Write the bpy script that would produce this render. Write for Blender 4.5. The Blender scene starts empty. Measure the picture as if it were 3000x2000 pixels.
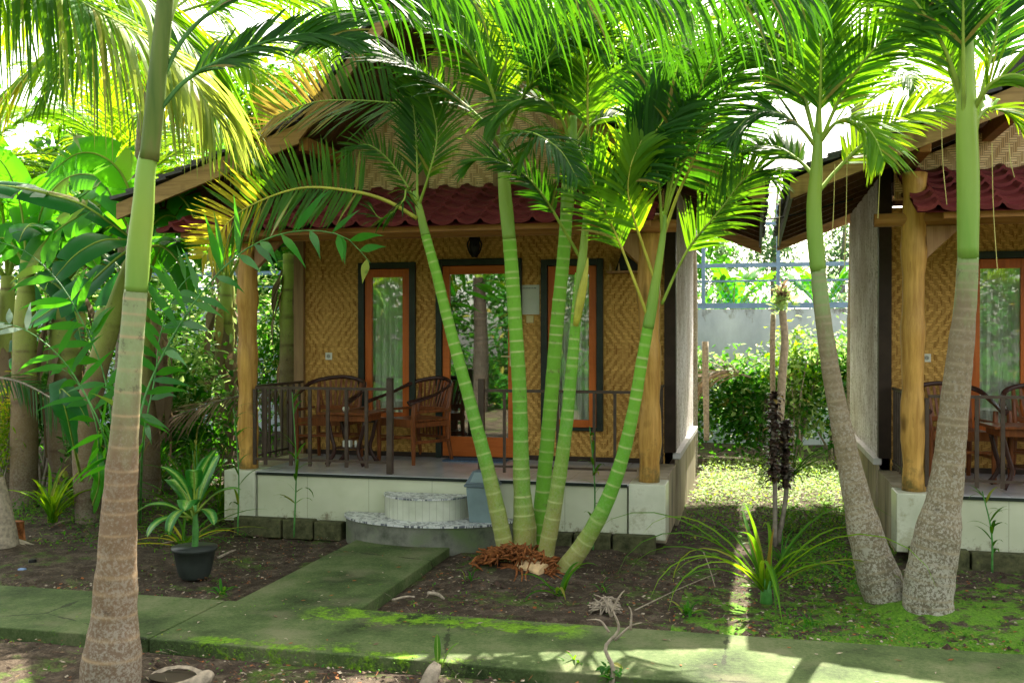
import bpy, bmesh, math, random
from mathutils import Vector, Matrix, Quaternion
R = random.Random(7)
scene = bpy.context.scene
COL = scene.collection
rad = math.radians
# ---------------------------------------------------------------- camera
CAMZ = 1.8; YAW = rad(13.6); PITCH = math.atan(14/2946); FPX = 2946.0
cam_d = bpy.data.cameras.new('camera'); cam = bpy.data.objects.new('camera', cam_d); COL.objects.link(cam)
cam.location = (0, 0, CAMZ); cam.rotation_euler = (rad(90) - PITCH, 0, YAW)
cam_d.sensor_width = 36; cam_d.lens = 36*FPX/3000; cam_d.clip_end = 500; cam_d.clip_start = .05
cam_d.dof.use_dof = True; cam_d.dof.focus_distance = 8.6; cam_d.dof.aperture_fstop = 5.0
scene.camera = cam
# ---------------------------------------------------------------- light
TOSUN = Vector((.087, .82, 1)).normalized()
EL = math.asin(TOSUN.z); AZ = math.atan2(TOSUN.x, TOSUN.y)
w = bpy.data.worlds.new('World'); scene.world = w; w.use_nodes = True
nt = w.node_tree; bg = nt.nodes['Background']
sky = nt.nodes.new('ShaderNodeTexSky'); sky.sky_type = 'NISHITA'; sky.sun_disc = False
sky.sun_elevation = EL; sky.sun_rotation = AZ; sky.air_density = 1.0; sky.dust_density = 3.0; sky.ozone_density = 1
hs = nt.nodes.new('ShaderNodeHueSaturation'); hs.inputs['Saturation'].default_value = .45; nt.links.new(sky.outputs[0], hs.inputs['Color']); wt = nt.nodes.new('ShaderNodeMix'); wt.data_type = 'RGBA'; wt.blend_type = 'MULTIPLY'; wt.inputs[0].default_value = 1; wt.inputs[7].default_value = (1, .93, .80, 1); nt.links.new(hs.outputs[0], wt.inputs[6]); nt.links.new(wt.outputs[2], bg.inputs[0]); bg.inputs[1].default_value = .15
sl = bpy.data.lights.new('sun', 'SUN'); sl.energy = 4.8; sl.angle = rad(.5); sl.color = (1, .92, .77)
so = bpy.data.objects.new('sun', sl); COL.objects.link(so); so.rotation_euler = TOSUN.to_track_quat('Z', 'Y').to_euler(); so.location = (0, 5, 20)
scene.view_settings.view_transform = 'Standard'; scene.view_settings.look = 'None'
scene.view_settings.exposure = 2.45; scene.view_settings.gamma = 1
scene.cycles.max_bounces = 8; scene.cycles.transparent_max_bounces = 12
scene.cycles.sample_clamp_indirect = 6

# ---------------------------------------------------------------- rays from the photograph to real planes
def _ray(px, py):
    x = (px-1500)/FPX; y = -(py-1000)/FPX; cp, sp, ca, sa = math.cos(PITCH), math.sin(PITCH), math.cos(YAW), math.sin(YAW)
    return Vector((-sa*cp, ca*cp, -sp)) + x*Vector((ca, sa, 0)) + y*Vector((-sa*sp, ca*sp, cp))
def atz(px, py, z=0):
    d = _ray(px, py); t = (z-CAMZ)/d.z; return Vector((d.x*t, d.y*t, z))
def atY(px, py, Y):
    d = _ray(px, py); t = Y/d.y; return Vector((d.x*t, Y, CAMZ+d.z*t))

# ---------------------------------------------------------------- node expression helper
class S:
    def __init__(s, t, k): s.t = t; s.k = k
    def _m(s, op, *a):
        n = s.t.nodes.new('ShaderNodeMath'); n.operation = op
        for i, q in enumerate((s,)+a):
            if isinstance(q, S): s.t.links.new(q.k, n.inputs[i])
            else: n.inputs[i].default_value = q
        return S(s.t, n.outputs[0])
    def __add__(s, o): return s._m('ADD', o)
    def __radd__(s, o): return s._m('ADD', o)
    def __sub__(s, o): return s._m('SUBTRACT', o)
    def __rsub__(s, o): return (s*-1)+o
    def __mul__(s, o): return s._m('MULTIPLY', o)
    def __rmul__(s, o): return s._m('MULTIPLY', o)
    def __truediv__(s, o): return s._m('DIVIDE', o)
    def floor(s): return s._m('FLOOR')
    def fract(s): return s._m('FRACT')
    def abs(s): return s._m('ABSOLUTE')
    def lt(s, o): return s._m('LESS_THAN', o)
    def gt(s, o): return s._m('GREATER_THAN', o)
    def mod(s, o): return s._m('FLOORED_MODULO', o)
    def pp(s, o): return s._m('PINGPONG', o)
    def min(s, o): return s._m('MINIMUM', o)
    def max(s, o): return s._m('MAXIMUM', o)
    def sin(s): return s._m('SINE')
class Mt:
    """small material builder"""
    def __init__(s, name):
        s.m = bpy.data.materials.new(name); s.m.use_nodes = True; s.t = s.m.node_tree; s.b = s.t.nodes['Principled BSDF']; s.o = s.t.nodes['Material Output']
        s.tc = s.t.nodes.new('ShaderNodeTexCoord')
    def xyz(s, out='Object'):
        n = s.t.nodes.new('ShaderNodeSeparateXYZ'); s.t.links.new(s.tc.outputs[out], n.inputs[0]); return [S(s.t, n.outputs[i]) for i in range(3)]
    def vec(s, x, y, z=0.0):
        n = s.t.nodes.new('ShaderNodeCombineXYZ')
        for i, q in enumerate((x, y, z)):
            if isinstance(q, S): s.t.links.new(q.k, n.inputs[i])
            else: n.inputs[i].default_value = q
        return n.outputs[0]
    def noise(s, scale, detail=3, vec=None, rough=.55, stretch=None, out=0, coord='Object'):
        n = s.t.nodes.new('ShaderNodeTexNoise'); n.inputs['Scale'].default_value = scale; n.inputs['Detail'].default_value = detail; n.inputs['Roughness'].default_value = rough
        src = vec if vec is not None else s.tc.outputs[coord]
        if stretch:
            mp = s.t.nodes.new('ShaderNodeMapping'); mp.inputs['Scale'].default_value = stretch; s.t.links.new(src, mp.inputs[0]); src = mp.outputs[0]
        s.t.links.new(src, n.inputs['Vector']); return S(s.t, n.outputs[out])
    def voro(s, scale, stretch=None, feature='F1', out='Distance'):
        n = s.t.nodes.new('ShaderNodeTexVoronoi'); n.inputs['Scale'].default_value = scale; n.feature = feature
        src = s.tc.outputs['Object']
        if stretch:
            mp = s.t.nodes.new('ShaderNodeMapping'); mp.inputs['Scale'].default_value = stretch; s.t.links.new(src, mp.inputs[0]); src = mp.outputs[0]
        s.t.links.new(src, n.inputs['Vector']); return S(s.t, n.outputs[out])
    def ramp(s, fac, stops, const=False):
        n = s.t.nodes.new('ShaderNodeValToRGB'); cr = n.color_ramp
        if const: cr.interpolation = 'CONSTANT'
        while len(cr.elements) < len(stops): cr.elements.new(.5)
        for e, (p, c) in zip(cr.elements, stops):
            e.position = p; e.color = (*c, 1) if hasattr(c, '__len__') else (c, c, c, 1)
        s.t.links.new(fac.k, n.inputs[0]); return S(s.t, n.outputs[0])
    def mix(s, fac, a, b, mode='MIX'):
        n = s.t.nodes.new('ShaderNodeMix'); n.data_type = 'RGBA'; n.blend_type = mode
        for i, q in ((0, fac), (6, a), (7, b)):
            if isinstance(q, S): s.t.links.new(q.k, n.inputs[i])
            elif i == 0: n.inputs[0].default_value = q
            else: n.inputs[i].default_value = (*q, 1)
        return S(s.t, n.outputs[2])
    def attr(s, name, out='Fac'):
        n = s.t.nodes.new('ShaderNodeAttribute'); n.attribute_name = name; return S(s.t, n.outputs[out])
    def island(s):
        n = s.t.nodes.new('ShaderNodeNewGeometry'); return S(s.t, n.outputs['Random Per Island'])
    def col(s, c):
        if isinstance(c, S): s.t.links.new(c.k, s.b.inputs['Base Color'])
        else: s.b.inputs['Base Color'].default_value = (*c, 1)
        return s
    def set(s, rough=.6, spec=.5, metal=0):
        for k, q in (('Roughness', rough), ('Specular IOR Level', spec), ('Metallic', metal)):
            if isinstance(q, S): s.t.links.new(q.k, s.b.inputs[k])
            else: s.b.inputs[k].default_value = q
        return s
    def bump(s, h, strength=.4, dist=.01):
        n = s.t.nodes.new('ShaderNodeBump'); n.inputs['Strength'].default_value = strength; n.inputs['Distance'].default_value = dist
        s.t.links.new(h.k, n.inputs['Height']); s.t.links.new(n.outputs[0], s.b.inputs['Normal']); return s
    def translucent(s, c, fac=.35):
        tr = s.t.nodes.new('ShaderNodeBsdfTranslucent')
        if isinstance(c, S): s.t.links.new(c.k, tr.inputs[0])
        else: tr.inputs[0].default_value = (*c, 1)
        mx = s.t.nodes.new('ShaderNodeMixShader'); mx.inputs[0].default_value = fac
        s.t.links.new(s.b.outputs[0], mx.inputs[1]); s.t.links.new(tr.outputs[0], mx.inputs[2]); s.t.links.new(mx.outputs[0], s.o.inputs[0]); return s
MAT = {}
def plain(name, c, rough=.6, var=.25, scale=9, spec=.2, bump=0):
    m = Mt(name); n = m.noise(scale, 4); d = tuple(q*(1-var) for q in c); l = tuple(min(1, q*(1+var)) for q in c)
    m.col(m.ramp(n, [(.3, d), (.7, l)])).set(rough, spec)
    if bump: m.bump(m.noise(scale*6, 4), bump)
    MAT[name] = m.m; return m.m
def leafmat(name, a, b, tr, fac=.4, rough=.38, spots=None):
    m = Mt(name); i = m.island(); n = m.noise(5, 3)
    k = (i*.65+n*.5)
    c = m.ramp(k, [(.2, a), (.9, b)])
    c = m.mix(i.gt(.93)*.75, c, (.30, .22, .05)); c = m.mix(m.noise(17, 3).gt(.66)*.5, c, tuple(q*.5 for q in a))
    if spots: c = m.mix(m.noise(26, 3).gt(.6)*.8, c, spots)
    tc = m.ramp(k, [(.2, tuple(q*.7 for q in tr)), (.9, tr)])
    m.col(c).set(rough, .18).translucent(tc, fac); MAT[name] = m.m; return m.m
def wood(name, a, b, rough=.45, axis=2, scale=10, knots=0):
    m = Mt(name); st = [9, 9, 9]; st[axis] = .7
    n = m.noise(scale*.35, 5, stretch=tuple(st), rough=.65); n2 = m.noise(2.2, 2)
    c = m.ramp(n*.75+n2*.3, [(.32, a), (.68, b)])
    if knots:
        kv = m.noise(5, 2, stretch=(1, 1, .6)); c = m.mix(m.ramp(kv, [(.60, 0.), (.72, knots)]), c, tuple(q*.35 for q in a))
    if name == 'log_honey': x, y, z = m.xyz(); c = m.mix(m.ramp(m.noise(9, 5, rough=.75)-z*.55, [(.08, 0.), (.30, .75)]), c, (.07, .075, .03)); c = m.mix(m.ramp(m.noise(3.2, 6, stretch=(6, 6, .5), rough=.8), [(.62, 0.), (.68, .6)]), c, (.07, .03, .01))
    m.col(c).set(rough, .2).bump(n, .25, .004); MAT[name] = m.m; return m.m
# ---- leaves
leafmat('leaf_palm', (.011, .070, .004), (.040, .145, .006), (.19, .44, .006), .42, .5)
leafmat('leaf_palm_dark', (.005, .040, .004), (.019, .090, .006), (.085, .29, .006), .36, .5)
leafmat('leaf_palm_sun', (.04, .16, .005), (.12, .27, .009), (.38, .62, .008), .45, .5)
leafmat('leaf_sunlit_tip', (.08, .17, .015), (.24, .30, .05), (.42, .52, .06), .45, .5)  # sunlight on the hanging leaflet tips is put into this pale yellow
leafmat('leaf_yellow', (.30, .30, .015), (.48, .42, .02), (.80, .72, .03), .5)
leafmat('leaf_orange', (.12, .10, .015), (.24, .16, .03), (.46, .34, .05), .4)
leafmat('leaf_dry', (.10, .065, .04), (.24, .17, .11), (.35, .25, .14), .2, .8)
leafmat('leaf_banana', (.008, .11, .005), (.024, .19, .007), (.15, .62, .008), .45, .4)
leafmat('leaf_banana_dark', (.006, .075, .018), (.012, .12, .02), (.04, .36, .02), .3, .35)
leafmat('leaf_glare', (.16, .25, .17), (.42, .50, .44), (.5, .62, .45), .3, .3)  # whitish leaf, sun glare and silvery sheen put into its colour
leafmat('leaf_ginger', (.010, .11, .012), (.028, .19, .012), (.16, .66, .015), .4, .3)
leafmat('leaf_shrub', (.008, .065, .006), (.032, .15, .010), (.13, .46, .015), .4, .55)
leafmat('leaf_shrub_pale', (.14, .26, .07), (.30, .42, .15), (.5, .72, .2), .45, .5)  # pale shrub leaf, lightened to carry the sun glare of the gap cover
leafmat('leaf_haze', (.035, .11, .05), (.10, .21, .09), (.25, .45, .15), .35, .6)  # distance haze put into the leaf colour as a pale bluish tint
leafmat('leaf_croton', (.022, .016, .012), (.07, .04, .028), (.10, .06, .03), .15, .4)
leafmat('leaf_moss', (.05, .14, .012), (.12, .26, .015), (.2, .45, .02), .3, .8)
m = Mt('leaf_dieff'); n = m.attr('edge'); nn = m.noise(38, 3)
c = m.ramp((n+nn*.5), [(.26, (.42, .55, .20)), (.45, (.16, .38, .05)), (.75, (.02, .16, .015))]); m.col(c).set(.4, .5).translucent(c, .35); MAT['leaf_dieff'] = m.m
plain('petiole', (.20, .30, .04), .4, .3, 6); plain('petiole_dark', (.05, .15, .03), .45, .3, 6); plain('petiole_yellow', (.36, .36, .05), .4, .3, 6)
plain('fibre', (.42, .40, .12), .6, .3); plain('stem_grey', (.22, .19, .15), .8, .35, 20); plain('stem_green', (.07, .22, .05), .4, .4, 14)
# ---- palm trunks: node rings come from a mesh attribute written where the scars are modelled
def trunkmat(name, young, mid, old, ringc, lich=.6, green=(.10, .28, .04), th=(.25, .5)):
    m = Mt(name); ring = m.attr('ring'); age = m.attr('age'); x, y, z = m.xyz()
    n = m.noise(7, 4, stretch=(1, 1, .35)); f = m.noise(45, 3, stretch=(1, 1, .5))
    c = m.mix(m.ramp(age+(n-.5)*.5, [(th[0], 0.), (th[1], 1.)]), young, mid); c = m.mix(m.ramp(age+(n-.5)*.35, [(.6, 0.), (.85, 1.)]), c, old)
    c = m.mix((f-.5).abs()*.9, c, green, 'MIX')
    c = m.mix(m.ramp(m.noise(55, 5, rough=.75)+age*.10+m.noise(5, 2)*.2-.1, [(.55, 0.), (.62, lich)])*age.min(1.0), c, (.46, .44, .37))
    c = m.mix(m.noise(16, 4)*.45, c, m.mix(.5, c, (.02, .02, .01)))
    c = m.mix(ring*m.ramp(m.noise(9, 3), [(.35, .25), (.6, .95)]), c, ringc); c = m.mix(m.ramp(m.noise(12, 5, rough=.75), [(.60, 0.), (.68, .55)]), c, tuple(q*.3+.02 for q in old))
    m.col(c).set(.6, .15).bump(m.noise(50, 4, stretch=(1, 1, .3)), .35, .006); MAT[name] = m.m
trunkmat('trunk_green', (.15, .38, .03), (.11, .32, .025), (.26, .25, .07), (.42, .46, .20), .16, (.20, .42, .05))
trunkmat('trunk_grey', (.22, .32, .12), (.20, .155, .095), (.15, .125, .085), (.27, .225, .145), .85, (.12, .13, .05), (.04, .2))
trunkmat('trunk_brown', (.26, .33, .16), (.21, .14, .085), (.18, .125, .085), (.40, .29, .17), .55, (.19, .13, .08), (.15, .4))
trunkmat('trunk_dark', (.022, .016, .012), (.02, .015, .011), (.025, .018, .013), (.05, .035, .025), .1, (.02, .016, .01))
trunkmat('trunk_banana', (.30, .36, .08), (.22, .15, .08), (.13, .09, .06), (.10, .06, .04), .2, (.14, .17, .05))
m = Mt('crownshaft'); n = m.noise(9, 4, stretch=(1, 1, .12)); a = m.attr('age')
m.col(m.mix(n*.6, m.ramp(a+(n-.5)*.4, [(0., (.09, .24, .02)), (.5, (.20, .33, .03)), (1., (.12, .28, .025))]), (.27, .36, .10))).set(.4, .2); MAT['crownshaft'] = m.m
m = Mt('crownshaft_dark'); n = m.noise(9, 4, stretch=(1, 1, .12))
m.col(m.ramp(n, [(.3, (.035, .08, .012)), (.55, (.10, .15, .03)), (.75, (.17, .13, .06))])).set(.5, .15); MAT['crownshaft_dark'] = m.m
# ---- woven bamboo
def weave(name, dark, light, s=.0125, pa=26, pb=21, ax=0):
    m = Mt(name); q = m.xyz(); x = q[ax]+7.3; z = q[2]+3.1
    wob = (m.noise(3, 2)-.5)*.012
    u = (x+wob)/(s*.85); v = (z+wob)/(s*1.15); i = u.floor(); j = v.floor(); fu = u.fract(); fv = v.fract()
    k = (i.pp(pa)+j.pp(pb)).mod(8); h = k.lt(4)
    nh = m.noise(1, 2, vec=m.vec(x*2.2, j*.73, 1.7)); nv = m.noise(1, 2, vec=m.vec(i*.71, z*2.2, 9.2))
    strand = nh*h+nv*(1-h); fr = fv*h+fu*(1-h); edge = (fr-.5).abs()*2
    big = m.noise(1.3, 3)
    val = strand*.70+big*.38+h*.16-.02  # horizontal strands tinted lighter, painting their different highlights
    c = m.ramp(val, [(.36, dark), (.76, light)])
    c = m.mix(edge.gt(.70)*.75, c, tuple(q_*.25 for q_ in dark))  # dark strand edges paint the shade in the gaps of the weave
    c = m.mix((m.noise(28, 2).gt(.68))*.4, c, dark)
    m.col(c).set(.55, .15).bump(1-edge*edge, .5, .003); MAT[name] = m.m
weave('woven_bamboo', (.25, .11, .018), (.72, .43, .12), .0115, 44, 30); weave('woven_gable_lit', (.46, .28, .11), (.88, .66, .36), .018, 30, 22)  # gable weave is a paler copy, the light it receives put into colour
# ---- building
wood('log_honey', (.24, .115, .022), (.58, .34, .09), .38, 2, 9, .8); wood('beam_wood', (.20, .08, .02), (.42, .21, .07), .55, 0, 10)
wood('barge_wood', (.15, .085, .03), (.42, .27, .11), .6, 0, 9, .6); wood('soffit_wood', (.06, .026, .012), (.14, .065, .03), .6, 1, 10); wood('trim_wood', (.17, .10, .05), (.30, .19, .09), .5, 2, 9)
wood('brace_wood', (.20, .10, .045), (.36, .21, .11), .55, 2, 9)
wood('frame_orange', (.30, .065, .010), (.50, .13, .025), .35, 2, 9); wood('door_orange', (.30, .065, .010), (.50, .13, .025), .35, 0, 9); wood('chair_wood', (.07, .020, .008), (.24, .075, .022), .3, 2, 12); wood('chair_dark', (.022, .010, .009), (.055, .024, .018), .22, 0, 12)
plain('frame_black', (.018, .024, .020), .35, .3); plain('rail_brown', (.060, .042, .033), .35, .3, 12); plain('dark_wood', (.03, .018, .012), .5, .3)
plain('white_trim', (.55, .53, .52), .6, .12, 12); plain('joint_grey', (.30, .30, .26), .7, .1); plain('plastic_white', (.62, .62, .55), .4, .08); plain('plastic_cream', (.55, .47, .24), .4, .08); plain('black', (.012, .012, .013), .4, .2)
plain('bin_grey', (.16, .22, .23), .45, .12, 7); plain('bin_lid', (.10, .135, .155), .4, .15, 7); plain('pot_plastic', (.028, .034, .030), .4, .2, 12); plain('blue_mat', (.06, .10, .16), .9, .5, 60)
plain('steel_blue', (.16, .25, .42), .4, .12); plain('paper', (.50, .54, .48), .7, .06); plain('ink', (.12, .14, .14), .7, .1)
plain('stick', (.30, .25, .19), .85, .4, 30, bump=.5); plain('clod', (.05, .032, .023), .95, .5, 30); plain('husk', (.19, .065, .018), .8, .6, 25, bump=.6); plain('cut_wood', (.55, .38, .20), .7, .3, 20, bump=.3); plain('chair_cream', (.45, .30, .14), .5, .2)
m = Mt('tile_wall'); x, y, z = m.xyz(); g = ((x+.02)/.6).fract().lt(.008); c = m.ramp(m.noise(1.6, 4), [(.3, (.42, .44, .31)), (.7, (.58, .60, .46))])
st = m.ramp(m.noise(4, 5, stretch=(1, 1, .5), rough=.7)-z*.8+.1, [(.55, 0.), (.8, .55)]); c = m.mix(st, c, (.26, .26, .11)); c = m.mix(m.ramp(m.noise(9, 5, rough=.8)-z*.9, [(.38, 0.), (.5, .7)]), c, (.12, .09, .05))
m.col(m.mix(g*.7, c, (.2, .2, .15))).set(.25, .5); MAT['tile_wall'] = m.m
m = Mt('tile_block'); c = m.ramp(m.noise(3, 5), [(.3, (.42, .44, .33)), (.7, (.62, .63, .52))]); x, y, z = m.xyz(); c = m.mix(m.ramp(m.noise(6, 5, rough=.75)-z*.35, [(.40, 0.), (.55, .6)]), c, (.22, .21, .10)); m.col(c).set(.35, .4); MAT['tile_block'] = m.m
m = Mt('floor_tile'); x, y, z = m.xyz(); g = (((x/.4).fract().lt(.01)).max((y/.4).fract().lt(.012))); m.col(m.mix(g*.6, m.ramp(m.noise(4, 3), [(.3, (.42, .42, .44)), (.7, (.56, .56, .58))]), (.2, .2, .2))).set(.12, .5); MAT['floor_tile'] = m.m
m = Mt('concrete_old'); n = m.noise(6, 5, rough=.65); c = m.ramp(n, [(.3, (.05, .06, .04)), (.6, (.17, .17, .14)), (.8, (.25, .26, .22))]); c = m.mix(m.ramp(m.noise(3, 4), [(.5, 0.), (.65, .7)]), c, (.06, .11, .02)); m.col(c).set(.8, .3).bump(n, .5, .01); MAT['concrete_old'] = m.m
m = Mt('block_moss'); n = m.noise(14, 5, rough=.7); c = m.ramp(n, [(.3, (.025, .03, .012)), (.6, (.085, .085, .04)), (.8, (.13, .15, .04))]); m.col(c).set(.9, .2).bump(n, .8, .015); MAT['block_moss'] = m.m
m = Mt('mosaic'); v = m.voro(34, (1, 1.0, .2), 'DISTANCE_TO_EDGE'); cc = m.voro(34, (1, 1.0, .2), 'F1', 'Color'); k = m.ramp(cc, [(.0, (.10, .11, .13)), (.45, (.30, .32, .35)), (.6, (.55, .56, .56))], True); m.col(m.mix(v.lt(.05), k, (.62, .62, .6))).set(.3, .5); MAT['mosaic'] = m.m
m = Mt('riser_tile'); x, y, z = m.xyz(); m.col(m.ramp(m.noise(7, 3), [(.3, (.40, .42, .33)), (.7, (.52, .54, .45))])).set(.3, .5); MAT['riser_tile'] = m.m
m = Mt('plaster_net'); a = m.noise(26, 4, stretch=(1, 1, .2)); b = m.noise(60, 3, stretch=(1, .5, .8)); c = m.noise(1.1, 3); x, y, z = m.xyz()
vv = a*.6+b*.5
cc = m.ramp(vv, [(.42, (.20, .16, .13)), (.52, (.70, .66, .65)), (.62, (.90, .88, .90))]); cc = m.mix(m.ramp(c+z*.05, [(.45, 0.), (.75, .6)]), cc, (.34, .26, .18)); m.col(cc).set(.85, .2).bump(vv, .8, .02); MAT['plaster_net'] = m.m
m = Mt('plinth_side'); n = m.noise(3, 5, stretch=(1, 1, .3)); m.col(m.ramp(n, [(.3, (.13, .11, .07)), (.55, (.36, .30, .20)), (.8, (.45, .42, .34))])).set(.8, .3); MAT['plinth_side'] = m.m
m = Mt('tile_red'); n = m.noise(2.5, 4); d = m.noise(20, 4); c = m.ramp(n, [(.3, (.09, .012, .014)), (.7, (.18, .030, .032))]); c = m.mix(m.ramp(d, [(.62, 0.), (.75, .35)]), c, (.09, .06, .05)); m.col(c).set(.6, .15); MAT['tile_red'] = m.m
m = Mt('shingle'); n = m.noise(18, 5, rough=.7); c = m.ramp(n, [(.3, (.022, .022, .026)), (.7, (.08, .078, .085))]); m.col(c).set(.6, .4).bump(n, .5, .01); MAT['shingle'] = m.m
m = Mt('back_wall'); x, y, z = m.xyz(); n = m.noise(2.2, 5, stretch=(1, 1, .5), rough=.65); c = m.ramp(n, [(.3, (.38, .43, .55)), (.7, (.60, .66, .78))])
st = m.ramp(m.noise(3.2, 6, stretch=(1, 1, .45), rough=.72)+(z-2.1)*.65, [(.56, 0.), (.70, .9)]); c = m.mix(st, c, (.085, .06, .035)); m.col(c).set(.85, .2); MAT['back_wall'] = m.m
m = Mt('curtain'); x, y, z = m.xyz(); c = (.80, .82, .74); m.col(c).set(.8, .2).translucent(c, .3); MAT['curtain'] = m.m
def glass(nm, fac):
    m = Mt(nm); gl = m.t.nodes.new('ShaderNodeBsdfGlossy'); gl.inputs['Roughness'].default_value = .015; gl.inputs[0].default_value = (.9, .95, .92, 1)
    tr = m.t.nodes.new('ShaderNodeBsdfTransparent'); tr.inputs[0].default_value = (.95, .97, .95, 1); mx = m.t.nodes.new('ShaderNodeMixShader'); mx.inputs[0].default_value = fac
    m.t.links.new(tr.outputs[0], mx.inputs[1]); m.t.links.new(gl.outputs[0], mx.inputs[2]); m.t.links.new(mx.outputs[0], m.o.inputs[0]); MAT[nm] = m.m
glass('glass', .13); glass('glass_door', .22)
# ---- ground
m = Mt('soil'); x, y, z = m.xyz(); big = m.noise(.9, 4); med = m.noise(7, 5, rough=.7); fine = m.noise(60, 4, rough=.75)
c = m.ramp(med*.6+fine*.45, [(.36, (.018, .013, .009)), (.52, (.052, .038, .026)), (.68, (.135, .105, .078))])
mo = m.ramp(m.noise(1.7, 6, rough=.72)+(m.noise(11, 4)-.5)*.35, [(.55, 0.), (.66, .85)])
c = m.mix(mo, c, m.ramp(fine, [(.35, (.03, .065, .010)), (.65, (.10, .17, .022))]))
lg = m.ramp(x, [(0, 0.), (1, 1.)])
c = m.mix(m.ramp(m.noise(5, 5, rough=.7)+m.ramp(x*.5, [(.1, 0.), (.35, .06)])-m.ramp((y-6.6).abs()*.2, [(.1, 0.), (.3, .12)]), [(.47, 0.), (.55, 1.)])*x.gt(-.5)*x.lt(3.5)*y.gt(5.9)*.85, c, m.ramp(fine, [(.35, (.045, .14, .010)), (.65, (.14, .30, .018))]))
m.col(c).set(.95, .15).bump(med*.5+fine*.8, .9, .02); MAT['soil'] = m.m
m = Mt('path_moss'); x, y, z = m.xyz(); n = m.noise(1.6, 5, rough=.6); f = m.noise(50, 4, rough=.7); md = m.noise(7, 5, rough=.7)
c = m.ramp(n*.7+f*.3, [(.36, (.018, .030, .009)), (.5, (.062, .095, .030)), (.64, (.135, .145, .072))])
c = m.mix(m.ramp(m.noise(3, 3, rough=.5), [(.55, 0.), (.72, .45)]), c, (.15, .14, .085))
eb = m.ramp((y-5.9).abs()*-1+.22+(md-.5)*.9+(f-.5)*.3, [(.10, 0.), (.20, .9)])*m.ramp((x+1.9).abs()*-1+1.0+(n-.5)*.8, [(.02, 0.), (.2, 1.)])
ef = m.ramp((y-5.22).abs()*-1+.16+(md-.5)*.8+(f-.5)*.3, [(.10, 0.), (.20, .9)])*m.ramp((x+2.3).abs()*-1+1.0+(n-.5)*.8, [(.02, 0.), (.2, 1.)])
pb = m.ramp(m.noise(9, 5, rough=.75), [(.66, 0.), (.70, .8)])
moss = eb.max(ef).max(pb)
c = m.mix(moss, c, m.ramp(f, [(.3, (.045, .12, .006)), (.65, (.16, .31, .012))]))
ck = m.voro(.33, None, 'DISTANCE_TO_EDGE'); c = m.mix((ck+(md-.5)*.03).lt(.0015)*.7, c, (.012, .014, .008)); sp = m.noise(120, 3, rough=.8); c = m.mix(sp.gt(.62)*.35, c, (.03, .03, .02)); c = m.mix(sp.lt(.36)*.3, c, (.26, .25, .17))
m.col(c).set(.8, .15).bump(md*.3+f*.5+moss*.8, .7, .010); MAT['path_moss'] = m.m
plain('path_edge', (.022, .025, .014), .9, .4, 20)

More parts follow.
